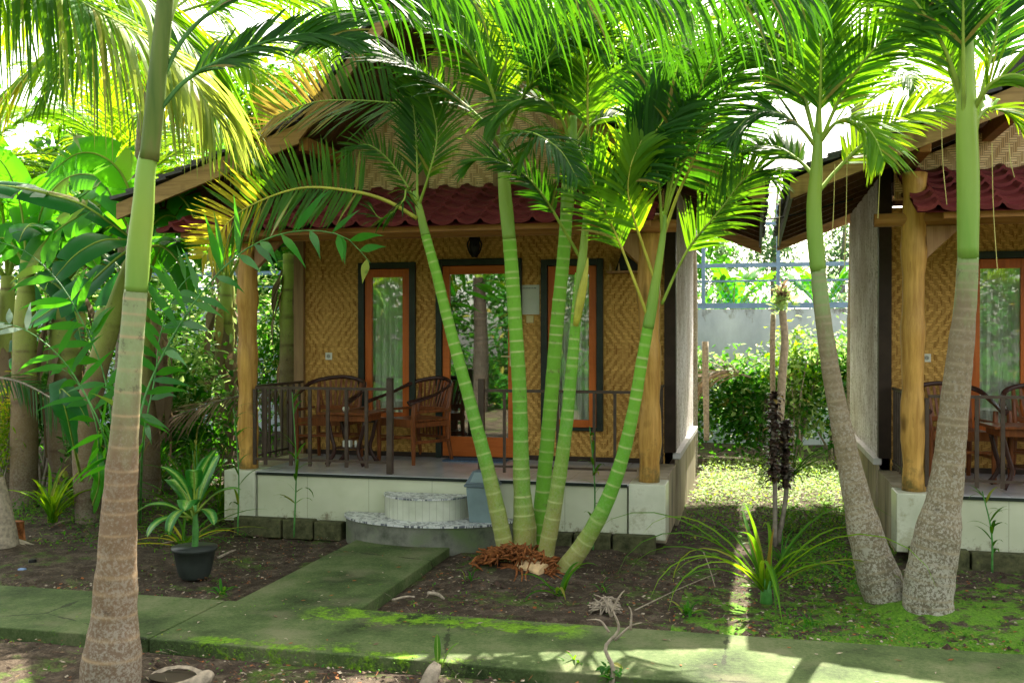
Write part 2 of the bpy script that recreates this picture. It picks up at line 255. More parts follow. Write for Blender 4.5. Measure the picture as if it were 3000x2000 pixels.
# ---------------------------------------------------------------- mesh helpers
class MB:
    def __init__(s): s.v = []; s.f = []; s.mi = []; s.at = {}
    def add(s, vs, fs, mi=0, **at):
        b = len(s.v); s.v += [Vector(q) for q in vs]; s.f += [tuple(i+b for i in f) for f in fs]; s.mi += [mi]*len(fs)
        for k, q in at.items():
            a = s.at.setdefault(k, {})
            for i, val in enumerate(q): a[b+i] = val
    def box(s, x0, x1, y0, y1, z0, z1, mi=0):
        s.add([(x0, y0, z0), (x1, y0, z0), (x1, y1, z0), (x0, y1, z0), (x0, y0, z1), (x1, y0, z1), (x1, y1, z1), (x0, y1, z1)],
              [(0, 3, 2, 1), (4, 5, 6, 7), (0, 1, 5, 4), (1, 2, 6, 5), (2, 3, 7, 6), (3, 0, 4, 7)], mi)
    def beam(s, a, b, w, h, mi=0, up=(0, 0, 1)):
        a = Vector(a); b = Vector(b); t = (b-a).normalized(); u = Vector(up); sd = t.cross(u)
        if sd.length < 1e-3: sd = t.cross(Vector((0, 1, 0)))
        sd.normalize(); u = sd.cross(t); vs = []
        for p in (a, b):
            for i, j in ((-1, -1), (1, -1), (1, 1), (-1, 1)): vs.append(p+sd*w/2*i+u*h/2*j)
        s.add(vs, [(0, 1, 2, 3), (7, 6, 5, 4), (0, 4, 5, 1), (1, 5, 6, 2), (2, 6, 7, 3), (3, 7, 4, 0)], mi)
    def prism(s, poly, d, mi=0):
        """poly = list of 3-D points (flat), d = extrusion vector"""
        n = len(poly); d = Vector(d); vs = [Vector(p) for p in poly]+[Vector(p)+d for p in poly]
        s.add(vs, [tuple(range(n))[::-1], tuple(range(n, 2*n))]+[(i, (i+1) % n, n+(i+1) % n, n+i) for i in range(n)], mi)
    def tube(s, pts, rs, n=10, mi=0, cap=True, flat=1.0, attrs=None, wob=0):
        pts = [Vector(p) for p in pts]; N = len(pts)
        if not hasattr(rs, '__len__'): rs = [rs]*N
        ref = Vector((0, 1, 0)); vs = []; at = {k: [] for k in (attrs or {})}
        ph = R.random()*6
        for i, p in enumerate(pts):
            t = (pts[min(i+1, N-1)]-pts[max(i-1, 0)]).normalized()
            a = t.cross(ref)
            if a.length < .1: a = t.cross(Vector((1, 0, 0)))
            a.normalize(); b = a.cross(t)
            for k in range(n):
                q = 2*math.pi*k/n; r = rs[i]*(1+wob*math.sin(q*2+ph+i*.35)+wob*.6*math.sin(q*3-i*.5))
                vs.append(p+a*math.cos(q)*r+b*math.sin(q)*r*flat)
                for kk in at: at[kk].append(attrs[kk][i])
        fs = [(i*n+k, i*n+(k+1) % n, (i+1)*n+(k+1) % n, (i+1)*n+k) for i in range(N-1) for k in range(n)]
        if cap: fs += [tuple(range(n))[::-1], tuple(range((N-1)*n, N*n))]
        s.add(vs, fs, mi, **at)
    def strip(s, cs, mi=0, **at):
        """cs = list of rows (each same length) of points"""
        m = len(cs[0]); vs = [p for r in cs for p in r]
        s.add(vs, [(i*m+j, i*m+j+1, (i+1)*m+j+1, (i+1)*m+j) for i in range(len(cs)-1) for j in range(m-1)], mi, **at)
    def build(s, name, mats, root=None, smooth=False, bevel=0, local=False):
        me = bpy.data.meshes.new(name); o = bpy.data.objects.new(name, me); COL.objects.link(o)
        L = Vector((0, 0, 0))
        if root is not None and not local: L = LOC[root.name]
        me.from_pydata([v-L for v in s.v], [], s.f)
        for mm in (mats if isinstance(mats, (list, tuple)) else [mats]): me.materials.append(MAT[mm])
        if len(me.materials) > 1: me.polygons.foreach_set('material_index', s.mi)
        for k, d in s.at.items():
            a = me.attributes.new(k, 'FLOAT', 'POINT'); a.data.foreach_set('value', [d.get(i, 0.0) for i in range(len(s.v))])
        if smooth: me.polygons.foreach_set('use_smooth', [True]*len(s.f))
        if bevel:
            b = o.modifiers.new('bevel', 'BEVEL'); b.width = bevel; b.segments = 2; b.limit_method = 'ANGLE'
        me.update()
        if root is not None: o.parent = root; LOC[o.name] = L
        else: LOC[o.name] = Vector((0, 0, 0))
        return o
LOC = {}
def thing(name, label, cat, loc=(0, 0, 0), rotz=0, group=None):
    o = bpy.data.objects.new(name, None); COL.objects.link(o); o.location = loc; o.rotation_euler = (0, 0, rotz); o.empty_display_size = .2
    LOC[o.name] = Vector(loc); o['label'] = label; o['category'] = cat
    if group: o['group'] = group
    return o
def tag(o, label=None, cat=None, group=None, kind=None):
    if label: o['label'] = label
    if cat: o['category'] = cat
    if group: o['group'] = group
    if kind: o['kind'] = kind
    return o
def dup(root, loc, rotz, label, group=None):
    r = root.copy(); COL.objects.link(r); r.location = loc; r.rotation_euler = (0, 0, rotz); r['label'] = label; LOC[r.name] = Vector(loc)
    if group: r['group'] = group
    for ch in list(root.children):
        c = ch.copy(); COL.objects.link(c); c.parent = r
        for g in list(ch.children):
            d = g.copy(); COL.objects.link(d); d.parent = c
    return r
def spline(pts, n):
    P = [Vector(p) for p in pts]; P = [P[0]*2-P[1]]+P+[P[-1]*2-P[-2]]; out = []
    L = [(P[i+1]-P[i]).length for i in range(1, len(P)-2)]; T = sum(L)
    for q in range(n):
        d = T*q/(n-1); i = 0
        while i < len(L)-1 and d > L[i]: d -= L[i]; i += 1
        t = min(1, d/max(L[i], 1e-6)); a, b, c, e = P[i:i+4]
        out.append(.5*((2*b)+(c-a)*t+(2*a-5*b+4*c-e)*t*t+(3*b-a-3*c+e)*t**3))
    return out

# ---------------------------------------------------------------- foliage
def frond(root, pts, L=.5, n=45, w=.028, droop=.8, lift=.15, mat='leaf_palm', tipmat=None, pet='petiole', t0=.22, rr=.013, fwd=(1.1, 1.5), seed=0, sides=(1, -1), name='frond', nrm=None, segs=5, prof=0, hang=0):
    r = random.Random(seed*77+len(pts)+int(abs(pts[0][0])*1000)); C = spline(pts, 40); N = len(C)
    mb = MB(); mats = [mat]+([tipmat] if tipmat else [])
    if n > 30: n = int(n*1.08)
    if .024 < w < .04: w *= .86
    for k in range(n):
        t = t0+(1-t0)*((k+.5)/n)
        for sd in sides:
            tt = min(.999, max(t0, t+r.uniform(-.4, .4)/n)); fi = tt*(N-1); i = int(fi); p = C[i].lerp(C[min(i+1, N-1)], fi-i)
            T = (C[min(i+1, N-1)]-C[max(i-1, 0)]).normalized(); up = Vector(nrm) if nrm else Vector((0, 0, 1)); Sd = T.cross(up)
            if Sd.length < .15: Sd = T.cross(Vector((0, -1, .3)))
            Sd.normalize(); Nn = Sd.cross(T)
            u = (tt-t0)/(1-t0); ph = fwd[0]+(fwd[1]-fwd[0])*u; ph = math.pi/2-ph if False else ph
            vl = lift+r.uniform(-.22, .22)
            D = ((Sd*sd*math.cos(vl)+Nn*math.sin(vl))*math.cos(ph*.75)+T*math.sin(ph*.75)).normalized()
            ln = L*(.45+.55*math.sin(math.pi*min(1, .18+u*.62)))*(1-.55*max(0, (u-.75)/.25))*r.uniform(.85, 1.1)
            dr = droop*r.uniform(.7, 1.35); g = Vector((0, 0, -1)); rows = []; q = p.copy(); tw = r.uniform(-.5, .5)
            kink = r.random() < .12
            for sgi in range(segs+1):
                v = sgi/segs
                if prof == 0: ww = w*min(1, .45+v*3)*(1-v**2.2)**.8 if v < 1 else 0
                else: ww = w*(0.12, .62, 1.0, .95, .74, .45, .2, 0)[min(7, int(v*7+.5))]
                W = (T-D*T.dot(D))
                if W.length < .2: W = Sd-D*Sd.dot(D)
                W.normalize(); W = (W*math.cos(tw)+D.cross(W)*math.sin(tw))
                rows.append((q-W*ww/2, q+W*ww/2)); q = q+D*(ln/segs)
                D = (D+g*dr*(1.0/segs)*(.5+v)*(2.2 if kink and sgi == 3 else 1)+Vector((r.uniform(-1, 1), r.uniform(-1, 1), r.uniform(-1, 1)))*.035).normalized()
            mb.strip(rows, 1 if (tipmat and u+r.uniform(-.15, .15) > .62) else 0)
    o = mb.build(name, mats, root)
    s = MB(); s.tube(C, [rr*(1-.82*i/(N-1)) for i in range(N)], 6, flat=.75); s.build('leaf_stalk', pet, o, smooth=True)
    return o
def arc(base, az, el, length, bend=1.2, n=9, side=0):
    """rachis that leaves base at elevation el (deg), azimuth az (deg, 0=+X, 90=+Y) and bows over"""
    a = rad(az); e = rad(el); p = Vector(base); out = [p.copy()]
    for i in range(n):
        p = p+Vector((math.cos(a)*math.cos(e), math.sin(a)*math.cos(e), math.sin(e)))*(length/n); out.append(p.copy())
        e -= bend/n*(.35+1.3*i/n); a += side/n
    return out
def leafy(mb, c, rx, ry, rz, n, size, r, mi=0, asp=.45, hollow=.35, flop=.3, clumps=9):
    c = Vector(c); cl = []
    for _ in range(clumps):
        d = Vector((r.gauss(0, 1), r.gauss(0, 1), r.gauss(0, 1))).normalized(); q = r.uniform(hollow, 1); cl.append(Vector((d.x*rx*q, d.y*ry*q, d.z*rz*q)))
    for _ in range(n):
        k = cl[r.randrange(clumps)]; cs = .42
        p = c+k*.8+Vector((r.gauss(0, rx*cs*.6), r.gauss(0, ry*cs*.6), r.gauss(0, rz*cs*.6)))
        if p.z < .01: p.z = r.uniform(.01, .1)
        d = Vector((r.gauss(0, 1), r.gauss(0, 1), r.gauss(0, .6)-flop)).normalized(); u = Vector((r.gauss(0, .5), r.gauss(0, .5), 1)); s = d.cross(u).normalized(); nn = s.cross(d)
        l = size*r.uniform(.6, 1.3); h = l*asp/2
        mb.add([p, p+d*l*.35+s*h+nn*l*.06, p+d*l*.75+s*h*.7+nn*l*.03, p+d*l-nn*l*.1, p+d*l*.75-s*h*.7+nn*l*.03, p+d*l*.35-s*h+nn*l*.06, p+d*l*.5-nn*l*.02], [(0, 6, 1), (1, 6, 2), (2, 6, 3), (3, 6, 4), (4, 6, 5), (5, 6, 0)], mi)
def twigs(mb, base, c, rx, ry, rz, n, rr, r):
    base = Vector(base); c = Vector(c)
    for _ in range(n):
        e = c+Vector((r.uniform(-rx, rx), r.uniform(-ry, ry), r.uniform(-rz*.3, rz)))*.8; mid = base.lerp(e, .5)+Vector((r.uniform(-.1, .1), r.uniform(-.1, .1), .08))*rx
        mb.tube(spline([base+Vector((r.uniform(-.05, .05)*rx*3, 0, 0)), mid, e], 8), [rr*(1-.8*i/7) for i in range(8)], 5)
def shrub(name, label, cat, base, rx, ry, h, n, size, mat, seed, mat2=None, group=None, asp=.45, stem='stem_grey', ns=7, lo=.1, clumps=12):
    r = random.Random(seed); t = thing(name, label, cat, base, 0, group); b = Vector(base); c = b+Vector((0, 0, h*(.5+lo/2)))
    mb = MB(); leafy(mb, c, rx, ry, h*.5, n, size, r, asp=asp, clumps=clumps)
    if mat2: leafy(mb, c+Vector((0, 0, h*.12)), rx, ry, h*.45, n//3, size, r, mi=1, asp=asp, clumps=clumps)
    mb.build('foliage', [mat]+([mat2] if mat2 else []), t)
    s = MB(); twigs(s, b, c, rx, ry, h*.5, ns, .012+h*.006, r); s.build('stem', stem, t, smooth=True); return t
def blades(root, base, n, L, w, seed, mat='leaf_shrub', mat2=None, el=(35, 80), bend=(1.2, 2.4), azr=(0, 360), name='leaf', fold=.25, each=False, z0=0, spread=.03, segs=9):
    r = random.Random(seed); mb = MB(); base = Vector(base)
    for k in range(n):
        az = r.uniform(*azr); e = r.uniform(*el); l = L*r.uniform(.65, 1.15)
        C = arc(base+Vector((r.uniform(-spread, spread), r.uniform(-spread, spread), z0)), az, e, l, r.uniform(*bend), segs, r.uniform(-.4, .4)); rows = []
        for i, p in enumerate(C):
            v = i/(len(C)-1); T = (C[min(i+1, len(C)-1)]-C[max(i-1, 0)]).normalized(); sd = T.cross(Vector((0, 0, 1)))
            if sd.length < .05: sd = Vector((1, 0, 0))
            sd.normalize(); nn = sd.cross(T); ww = w*min(1, .5+v*2)*(1-v**3)**.9/2 if v < 1 else .0005
            rows.append((p-sd*ww+nn*ww*fold*2, p, p+sd*ww+nn*ww*fold*2))
        mb.strip(rows, 1 if (mat2 and r.random() < .25) else 0)
        if each: mb.build(name, [mat], root); mb = MB()
    if not each: mb.build(name, [mat]+([mat2] if mat2 else []), root)
def bigleaf(root, pts, W, mat='leaf_banana', tears=6, seed=0, pet='petiole', t0=.2, droop=.35, name='leaf', attr=False, fold=.3, rr=.02, nrm=(0, 0, 1), wav=.0):
    """broad blade (banana, dumb cane): two halves hanging from a midrib, torn across in places"""
    r = random.Random(seed+int(abs(pts[0][0])*100)); N = 30; C = spline(pts, N); mb = MB(); i0 = int(t0*(N-1))
    for sd in (1, -1):
        cuts = sorted(r.sample(range(i0+2, N-2), min(tears, N-i0-5))) if tears else []; rows = []; ats = []; off = 0
        for i in range(i0, N):
            v = (i-i0)/(N-1-i0); T = (C[min(i+1, N-1)]-C[max(i-1, 0)]).normalized(); s_ = T.cross(Vector(nrm))
            if s_.length < .1: s_ = Vector((1, 0, 0))
            s_.normalize(); nn = s_.cross(T); wd = W*(math.sin(math.pi*min(1, (v*.94+.045)))**.55)*(1-.25*v)
            if v > .9: wd *= max(0.02, (1-v)/.1)**.6
            row = []
            for j in range(5):
                q = j/4; row.append(C[i]+s_*sd*wd*q*(1-.12*q)+nn*wd*(fold*q-droop*q*q+off*q)+T*q*wd*.18+nn*wav*math.sin(i*1.3+sd)*q*wd)
            rows.append(row); ats.append([j/4 for j in range(5)])
            if i in cuts:
                mb.strip(rows, 0, edge=[a for rr_ in ats for a in rr_]); off = r.uniform(-.22, .12); 
                row2 = [p+T*.012*jj for jj, p in enumerate(row)]; row2 = [C[i]+(p-C[i])*(1)+nn*wd*off*(jj/4) for jj, p in enumerate(row2)]
                rows = [row2]; ats = [[j/4 for j in range(5)]]
        mb.strip(rows, 0, edge=[a for rr_ in ats for a in rr_])
    o = mb.build(name, mat, root, smooth=True)
    s = MB(); s.tube(C, [rr*(1-.85*i/(N-1)) for i in range(N)], 6); s.build('midrib', pet, o, smooth=True); return o
def ringed(root, pts, rs, mat, spacing=.11, step=.011, n=20, name='trunk', a0=0., a1=1., bulge=.05, flare=0, rw=.010, seed=1):
    if Vector(pts[0]).z < .25: pts = [Vector(pts[0])+Vector((0, 0, -.14))]+list(pts); rs = [rs[0]*1.04]+list(rs)
    """palm stem with node scars modelled as low rings; age runs from the top (0) to the base (1)"""
    r = random.Random(seed); L = sum((Vector(pts[i+1])-Vector(pts[i])).length for i in range(len(pts)-1)); N = max(8, int(L/step)); C = spline(pts, N)
    nodes = []; d = .03
    while d < L: nodes.append(d); d += spacing*r.uniform(.65, 1.3)*(1-.35*d/L if flare >= 0 else 1)
    rad_ = []; ring = []; age = []
    for i in range(N):
        s = L*i/(N-1); t = i/(N-1)*(len(rs)-1); k = min(int(t), len(rs)-2); f = t-k; f = f*f*(3-2*f); q = rs[k]*(1-f)+rs[k+1]*f
        dn = min(abs(s-x) for x in nodes); g = math.exp(-(dn/rw)**2); rad_.append(q*(1+bulge*g)); ring.append(g); age.append(a1+(a0-a1)*i/(N-1))
    mb = MB(); mb.tube(C, rad_, n, attrs={'ring': ring, 'age': age}, wob=.012); return mb.build(name, mat, root, smooth=True)
def shaft(root, pts, rs, mat='crownshaft', name='crownshaft'):
    C = spline(pts, 26); q = []
    for i in range(26):
        t = i/25*(len(rs)-1); k = min(int(t), len(rs)-2); q.append(rs[k]*(1-(t-k))+rs[k+1]*(t-k))
    mb = MB(); mb.tube(C, q, 14, attrs={'age': [i/25 for i in range(26)]}, wob=.03); return mb.build(name, mat, root, smooth=True)

# ================================================================ SETTING
def gz(x, y):
    h = .025*math.sin(x*1.7+y*.6)+.02*math.sin(y*2.3-x*.8)
    for (bx0, by0, hh, ss) in ((-1.75, 7.6, .05, .10), (.86, 7.15, .07, .07), (1.13, 6.95, .06, .07), (-3.15, 4.4, .08, .06), (-6.2, 7.35, .05, .05)): h += hh*math.exp(-((x-bx0)**2+(y-by0)**2)/ss)
    if 5.0 < y < 6.2 or 6.0 < y < 8.6 and -3.6 < x < -2.2: h *= .2
    return h-.012
mb = MB(); xs = []; x = -60
while x < 60: xs.append(x); x += .07 if -8.5 < x < 3.2 else (.4 if -14 < x < 8 else 4)
ys = []; y = -40
while y < 120: ys.append(y); y += .07 if 3.6 < y < 11 else (.3 if -1 < y < 20 else 4)
rg = random.Random(3)
vs = []
for yy in ys:
    for xx in xs:
        near = -8.5 < xx < 3.2 and 3.6 < yy < 11; inp = (5.1 < yy < 6.1) or (6 < yy < 8.4 and -3.4 < xx < -2.4)
        vs.append((xx, yy, gz(xx, yy)+(rg.uniform(-.009, .011) if near and not inp else 0)-(.02 if inp else 0)))
nx = len(xs); mb.add(vs, [(j*nx+i, j*nx+i+1, (j+1)*nx+i+1, (j+1)*nx+i) for j in range(len(ys)-1) for i in range(nx-1)])
tag(mb.build('ground', 'soil', smooth=True), kind='structure')
# path: main slabs and the branch to the steps
def slab(x0, x1, y0, y1, z1=.05, nxs=1):
    mb.box(x0, x1, y0, y1, -.08, z1)
mb = MB()
X = [-9.5, -3.42, 5.6]
for a, b in zip(X, X[1:]): slab(a+.004, b-.004, 5.165, 6.045)
slab(-3.355, -2.475, 6.052, 8.40, .046)
o = mb.build('path', ['path_moss'], bevel=.008); tag(o, kind='structure')

# ================================================================ HUTS
def hut(cx, first, name, label, awn_x0, eaveL=2.87, eaveR=2.87):
    YF, YW, YR = 8.52, 9.95, 12.94; HW = 2.01
    t = thing('bamboo_hut', label, 'bungalow', (cx, YW, 0))
    xl, xr = cx-HW, cx+HW
    B = lambda *a: bx.box(*a)
    # verandah platform
    bx = MB(); bx.box(cx-1.72, cx+1.72, YF, YW+.2, .12, .535); p = bx.build('platform', 'tile_wall', t, bevel=.004)
    bx = MB(); bx.box(cx-1.80, cx+1.80, YF-.012, YW, .537, .552); bx.build('floor', 'floor_tile', p)
    bx = MB(); bx.box(cx-1.72, cx+1.72, YF-.018, YF-.0125, .522, .548); bx.build('edge_strip', 'frame_black', p)
    for s in (-1, 1):
        bx = MB(); xx = cx+s*1.89; bx.box(xx-.155, xx+.155, YF-.03, YF+.30, .09, .556); bx.build('pillar_plinth', 'tile_block', t, bevel=.006)
        bx = MB(); bx.box(min(cx+s*1.75, cx+s*2.02), max(cx+s*1.75, cx+s*2.02), YF+.31, YW+.0, .0, .553); bx.build('side_plinth', 'plinth_side', t)
        C = spline([(xx, 8.67, .556), (xx+.01*s, 8.67, 1.4), (xx-.008, 8.67, 2.2), (xx, 8.67, 2.68 if cx < 0 else 3.12)], 26)
        bx = MB(); bx.tube(C, [.092+.008*math.sin(i*.9+cx)+.004*math.sin(i*2.1) for i in range(26)], 18, wob=.03); bx.build('pillar', 'log_honey', t, smooth=True)
        # knee brace towards the middle
        bx = MB(); bx.prism([(xx-s*.08, 8.63, 2.42), (xx-s*.08, 8.63, 2.69), (xx-s*.36, 8.63, 2.69)], (0, .06, 0)); bx.build('knee_brace', 'brace_wood', t, bevel=.006)
        # base plinth below the side wall with pale ledge
        X0 = cx+s*2.01
        bx = MB(); bx.box(min(X0, X0+s*.03), max(X0, X0+s*.03), YW, YR, -.05, .60); bx.build('side_base', 'plinth_side', t)
        bx = MB(); bx.box(min(X0-s*.02, X0+s*.055), max(X0-s*.02, X0+s*.055), YW-.01, YR+.02, .602, .665); bx.build('ledge', 'white_trim', t, bevel=.006)
        # side wall of netted plaster with dark corner post
        bx = MB(); zt = 3.30; bx.box(min(X0-s*.12, X0), max(X0-s*.12, X0), YW+.072, YR, .667, zt); bx.build('side_wall', 'plaster_net', t)
        bx = MB(); bx.box(min(X0-s*.10, X0+s*.012), max(X0-s*.10, X0+s*.012), YW-.05, YW+.070, .667 if s > 0 or cx > 0 else .553, 3.35); bx.build('corner_post', 'dark_wood' if (s > 0 or cx > 0) else 'trim_wood', t, bevel=.004)
    # front wall with openings
    ops = [(-1.29, -.66, .90, 2.576), (-.435, .475, .553, 2.596), (.675, 1.305, .86, 2.576)]
    bx = MB(); xs_ = [-1.91]+[q for o_ in ops for q in o_[:2]]+[1.91]
    for a, b in ((0, 1), (2, 3), (4, 5), (6, 7)): bx.box(cx+xs_[a], cx+xs_[b], YW, YW+.06, .553, 3.0)
    for o_ in ops:
        bx.box(cx+o_[0], cx+o_[1], YW, YW+.06, o_[3], 3.0)
        if o_[2] > .6: bx.box(cx+o_[0], cx+o_[1], YW, YW+.06, .553, o_[2])
    bx.build('front_wall', 'woven_bamboo', t)
    bx = MB(); bx.box(xl+.12, xr-.12, YR-.1, YR, 0, 3.3); bx.build('rear_wall', 'plaster_net', t)
    bx = MB(); bx.box(xl+.125, xr-.125, YW+.07, YR-.11, .45, .54); bx.build('room_floor', 'dark_wood', t)
    bx = MB(); bx.box(xl+.125, xr-.125, YW+.07, YR-.11, 2.95, 3.0); bx.build('ceiling', 'dark_wood', t)
    bx = MB(); bx.box(cx-1.90, cx+1.90, YW-.015, YW-.001, .553, .60); bx.build('skirting', 'dark_wood', t)
    for k, o_ in enumerate(ops):
        door = o_[2] < .6; a, b, z0, z1 = cx+o_[0], cx+o_[1], o_[2], o_[3]; fw = .065
        bx = MB(); bx.box(a, a+fw, YW-.045, YW+.09, z0, z1); bx.box(b-fw, b, YW-.045, YW+.09, z0, z1); bx.box(a+fw, b-fw, YW-.045, YW+.09, z1-fw, z1)
        if not door: bx.box(a+fw, b-fw, YW-.045, YW+.09, z0, z0+.03)
        f = bx.build('door_frame' if door else 'window_frame', 'frame_black', t, bevel=.004)
        a += fw+.004; b -= fw+.004; z1 -= fw+.004; z0 += (.02 if door else .034); st = .075
        bx = MB(); zb = z0+(.20 if door else .075)
        bx.box(a, a+st, YW-.02, YW+.03, z0, z1); bx.box(b-st, b, YW-.02, YW+.03, z0, z1)
        bx.box(a+st, b-st, YW-.0195, YW+.0295, z1-.085, z1); bx.box(a+st, b-st, YW-.0195, YW+.0295, z0, zb)
        s_ = bx.build('door_leaf' if door else 'sash', 'door_orange' if door else 'frame_orange', f, bevel=.004)
        bx = MB(); bx.box(a+st+.001, b-st-.001, YW+.004, YW+.009, zb+.001, z1-.086); bx.build('glass_pane', 'glass_door' if door else 'glass', f)
        bx = MB(); n_ = 90; rows = []
        x0c, x1c = (a+st*.3, b-st*.3)
        if not door:
            for i in range(n_+1):
                q = i/n_; yy = YW+.115+.028*math.sin(q*34+k)+.012*math.sin(q*81); rows.append([Vector((x0c+(x1c-x0c)*q, yy, z0)), Vector((x0c+(x1c-x0c)*q, yy+.006*math.sin(q*60), z1))])
            bx.strip(rows); bx.build('curtain', 'curtain', f, smooth=True)
        else:
            bx.box(x0c, x1c, YW+.2, YW+.22, z0, z1); bx.build('room_dark_sheet', 'dark_wood', f)  # dark sheet stands in for the unlit opening behind the door glass
            bx = MB(); bx.box(b-st*.75, b-st*.35, YW-.03, YW-.0205, 1.5, 1.7); bx.tube([(b-st*.55, YW-.03, 1.6), (b-st*.55, YW-.07, 1.6), (b-st*1.8, YW-.07, 1.6)], .008, 8); bx.build('door_handle', 'plastic_cream', f)
    # front beam that carries the awning
    bx = MB(); bx.tube([(cx-2.2, 8.66, 2.745), (cx, 8.665, 2.75), (cx+2.12, 8.66, 2.745)], [.055, .06, .055], 12); bx.build('front_beam', 'beam_wood', t, smooth=True)
    bx = MB(); bx.box(awn_x0+.2, cx+1.94, 8.26, 8.30, 2.705, 2.765); bx.build('fascia', 'beam_wood', t, bevel=.004)
    # gable wall above the awning
    GY = 9.38; ak = 1.2; zk = 3.66; za = 5.06
    bx = MB(); bx.prism([(cx-1.95, GY, 3.0), (cx+1.95, GY, 3.0), (cx+1.95, GY, 3.28), (cx+ak, GY, zk-.09), (cx, GY, za-.15), (cx-ak, GY, zk-.09), (cx-1.95, GY, 3.28)], (0, .06, 0)); bx.build('gable_wall', 'woven_gable_lit', t)
    for q in (-.375, .375): bx = MB(); bx.box(cx+q-.045, cx+q+.045, GY-.05, GY-.001, 3.22, 4.5); bx.build('gable_post', 'trim_wood', t, bevel=.004)
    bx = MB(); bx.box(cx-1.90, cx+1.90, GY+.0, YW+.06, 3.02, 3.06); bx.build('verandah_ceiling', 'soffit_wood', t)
    # red tile awning : overlapping courses of dished tiles
    bx = MB(); x0, x1 = awn_x0, cx+1.97; ys_, ye = 8.18, 9.37; zs, ze = 2.775, 3.27; rows_ = 6; tw = .225
    tj = [R.uniform(-.006, .007) for _ in range(29)]
    for r_ in range(rows_):
        a = r_/rows_; b = (r_+1.12)/rows_
        nn_ = int((x1-x0)/.018); top = []; lip = []
        for i in range(nn_+1):
            xx = x0+(x1-x0)*i/nn_; u = ((xx+r_*.0)/tw) % 1.0; hgt = -.036*math.sin(math.pi*u)+(.016 if u < .08 or u > .92 else 0)+tj[(int((xx+9)/tw)*7+r_*13) % 29]
            top.append([Vector((xx, ys_+(ye-ys_)*a, zs+(ze-zs)*a+hgt+.040)), Vector((xx, ys_+(ye-ys_)*(a+b)/2, zs+(ze-zs)*(a+b)/2+hgt+.022)), Vector((xx, ys_+(ye-ys_)*min(b, 1.0), zs+(ze-zs)*min(b, 1.0)+hgt*.8+.002))])
            lip.append([Vector((xx, ys_+(ye-ys_)*a+.002, zs+(ze-zs)*a+hgt+.010)), Vector((xx, ys_+(ye-ys_)*a, zs+(ze-zs)*a+hgt+.040))])
        bx.strip(top); bx.strip(lip)
    bx.strip([[Vector((x0, ys_+.01, zs-.03)), Vector((x1, ys_+.01, zs-.03))], [Vector((x0, ye, ze-.05)), Vector((x1, ye, ze-.05))]])
    bx.build('tiled_awning', 'tile_red', t)
    # roof : four slopes (two shallow, two steep) of dark shingles
    YB, YE = 8.34, 13.35
    prof = [(cx-eaveL, 3.06), (cx-ak, zk+.06), (cx, za+.06), (cx+ak, zk+.06), (cx+eaveR, 3.06)]
    def slope(a, b, nm):
        bx = MB(); A = Vector((a[0], 0, a[1])); Bv = Vector((b[0], 0, b[1])); ln = (Bv-A).length; nrm = Vector((-(Bv.z-A.z), 0, (Bv.x-A.x)))/ln
        if nrm.z < 0: nrm = -nrm
        k = max(3, int(ln/.17)); rr = random.Random(5)
        for i in range(k):
            p0 = A.lerp(Bv, i/k); p1 = A.lerp(Bv, min(1, (i+1.25)/k)); y = YB-.07
            while y < YE:
                wd = rr.uniform(.10, .17); j = rr.uniform(-.012, .012); y2 = min(y+wd, YE); d = (p0-p1).normalized()
                q0 = p0+d*(.02+j); qs = [q0+nrm*.065, p1+nrm*.022, p1-nrm*.0, q0+nrm*.030]
                bx.prism([Vector((q.x, y, q.z)) for q in qs], (0, y2-y-.004, 0)); y = y2
        return bx.build(nm, 'shingle', t)
    slope(prof[0], prof[1], 'roof_slope'); slope(prof[4], prof[3], 'roof_slope'); slope(prof[1], prof[2], 'steep_roof'); slope(prof[3], prof[2], 'steep_roof')
    # boarded soffit under the slopes
    bx = MB()
    for a, b in zip(prof, prof[1:]):
        bx.prism([(a[0], YB+.02, a[1]-.03), (b[0], YB+.02, b[1]-.03), (b[0], YB+.02, b[1]-.002), (a[0], YB+.02, a[1]-.002)], (0, YE-YB-.04, 0))
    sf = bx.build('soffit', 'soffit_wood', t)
    bx = MB()
    for a, b in zip(prof, prof[1:]):
        y = YB+.5
        while y < YE-.2: bx.beam((a[0]+(b[0]-a[0])*.02, y, a[1]-.07), (b[0], y, b[1]-.07), .045, .07); y += .55
    bx.build('rafters', 'soffit_wood', sf)
    # bargeboards front, with mitred kink, and rear
    hb = .19; P = prof
    for yb in (YB-.03, YE):
        bx = MB()
        for a, b in zip(P, P[1:]): bx.prism([(a[0], yb, a[1]-.012), (b[0], yb, b[1]-.012), (b[0], yb, b[1]-hb), (a[0], yb, a[1]-hb*.85)], (0, .035, 0))
        bx.build('bargeboard', 'barge_wood', t)
    bx = MB()
    for s in (-1, 1):
        for dx, zz in ((ak+.0, zk-.12), (1.85, 3.30)):
            bx.box(cx+s*dx-.045, cx+s*dx+.045, YB+.06, YE-.1, zz-.06, zz+.06)
    bx.build('purlin', 'beam_wood', t, bevel=.006)
    for s, ev in ((-1, eaveL), (1, eaveR)):
        bx = MB(); X = cx+s*ev; bx.box(min(X, X-s*.03), max(X, X-s*.03), YB+.01, YE-.01, 2.94, 3.055); bx.build('eave_board', 'dark_wood', t)
    # metal balustrade
    def rail(nm, x0, x1, bars, thick=.022):
        g = MB(); g.box(x0, x1, 8.61, 8.635, 1.31, 1.335); g.build(nm, 'rail_brown', t); g = MB(); g.box(x0, x1, 8.612, 8.632, .645, .665); g.build('lower_rail', 'rail_brown', t)
        for b_ in bars:
            g = MB(); g.box(b_-thick/2, b_+thick/2, 8.611, 8.633, .60, 1.309); g.build('baluster', 'rail_brown', t)
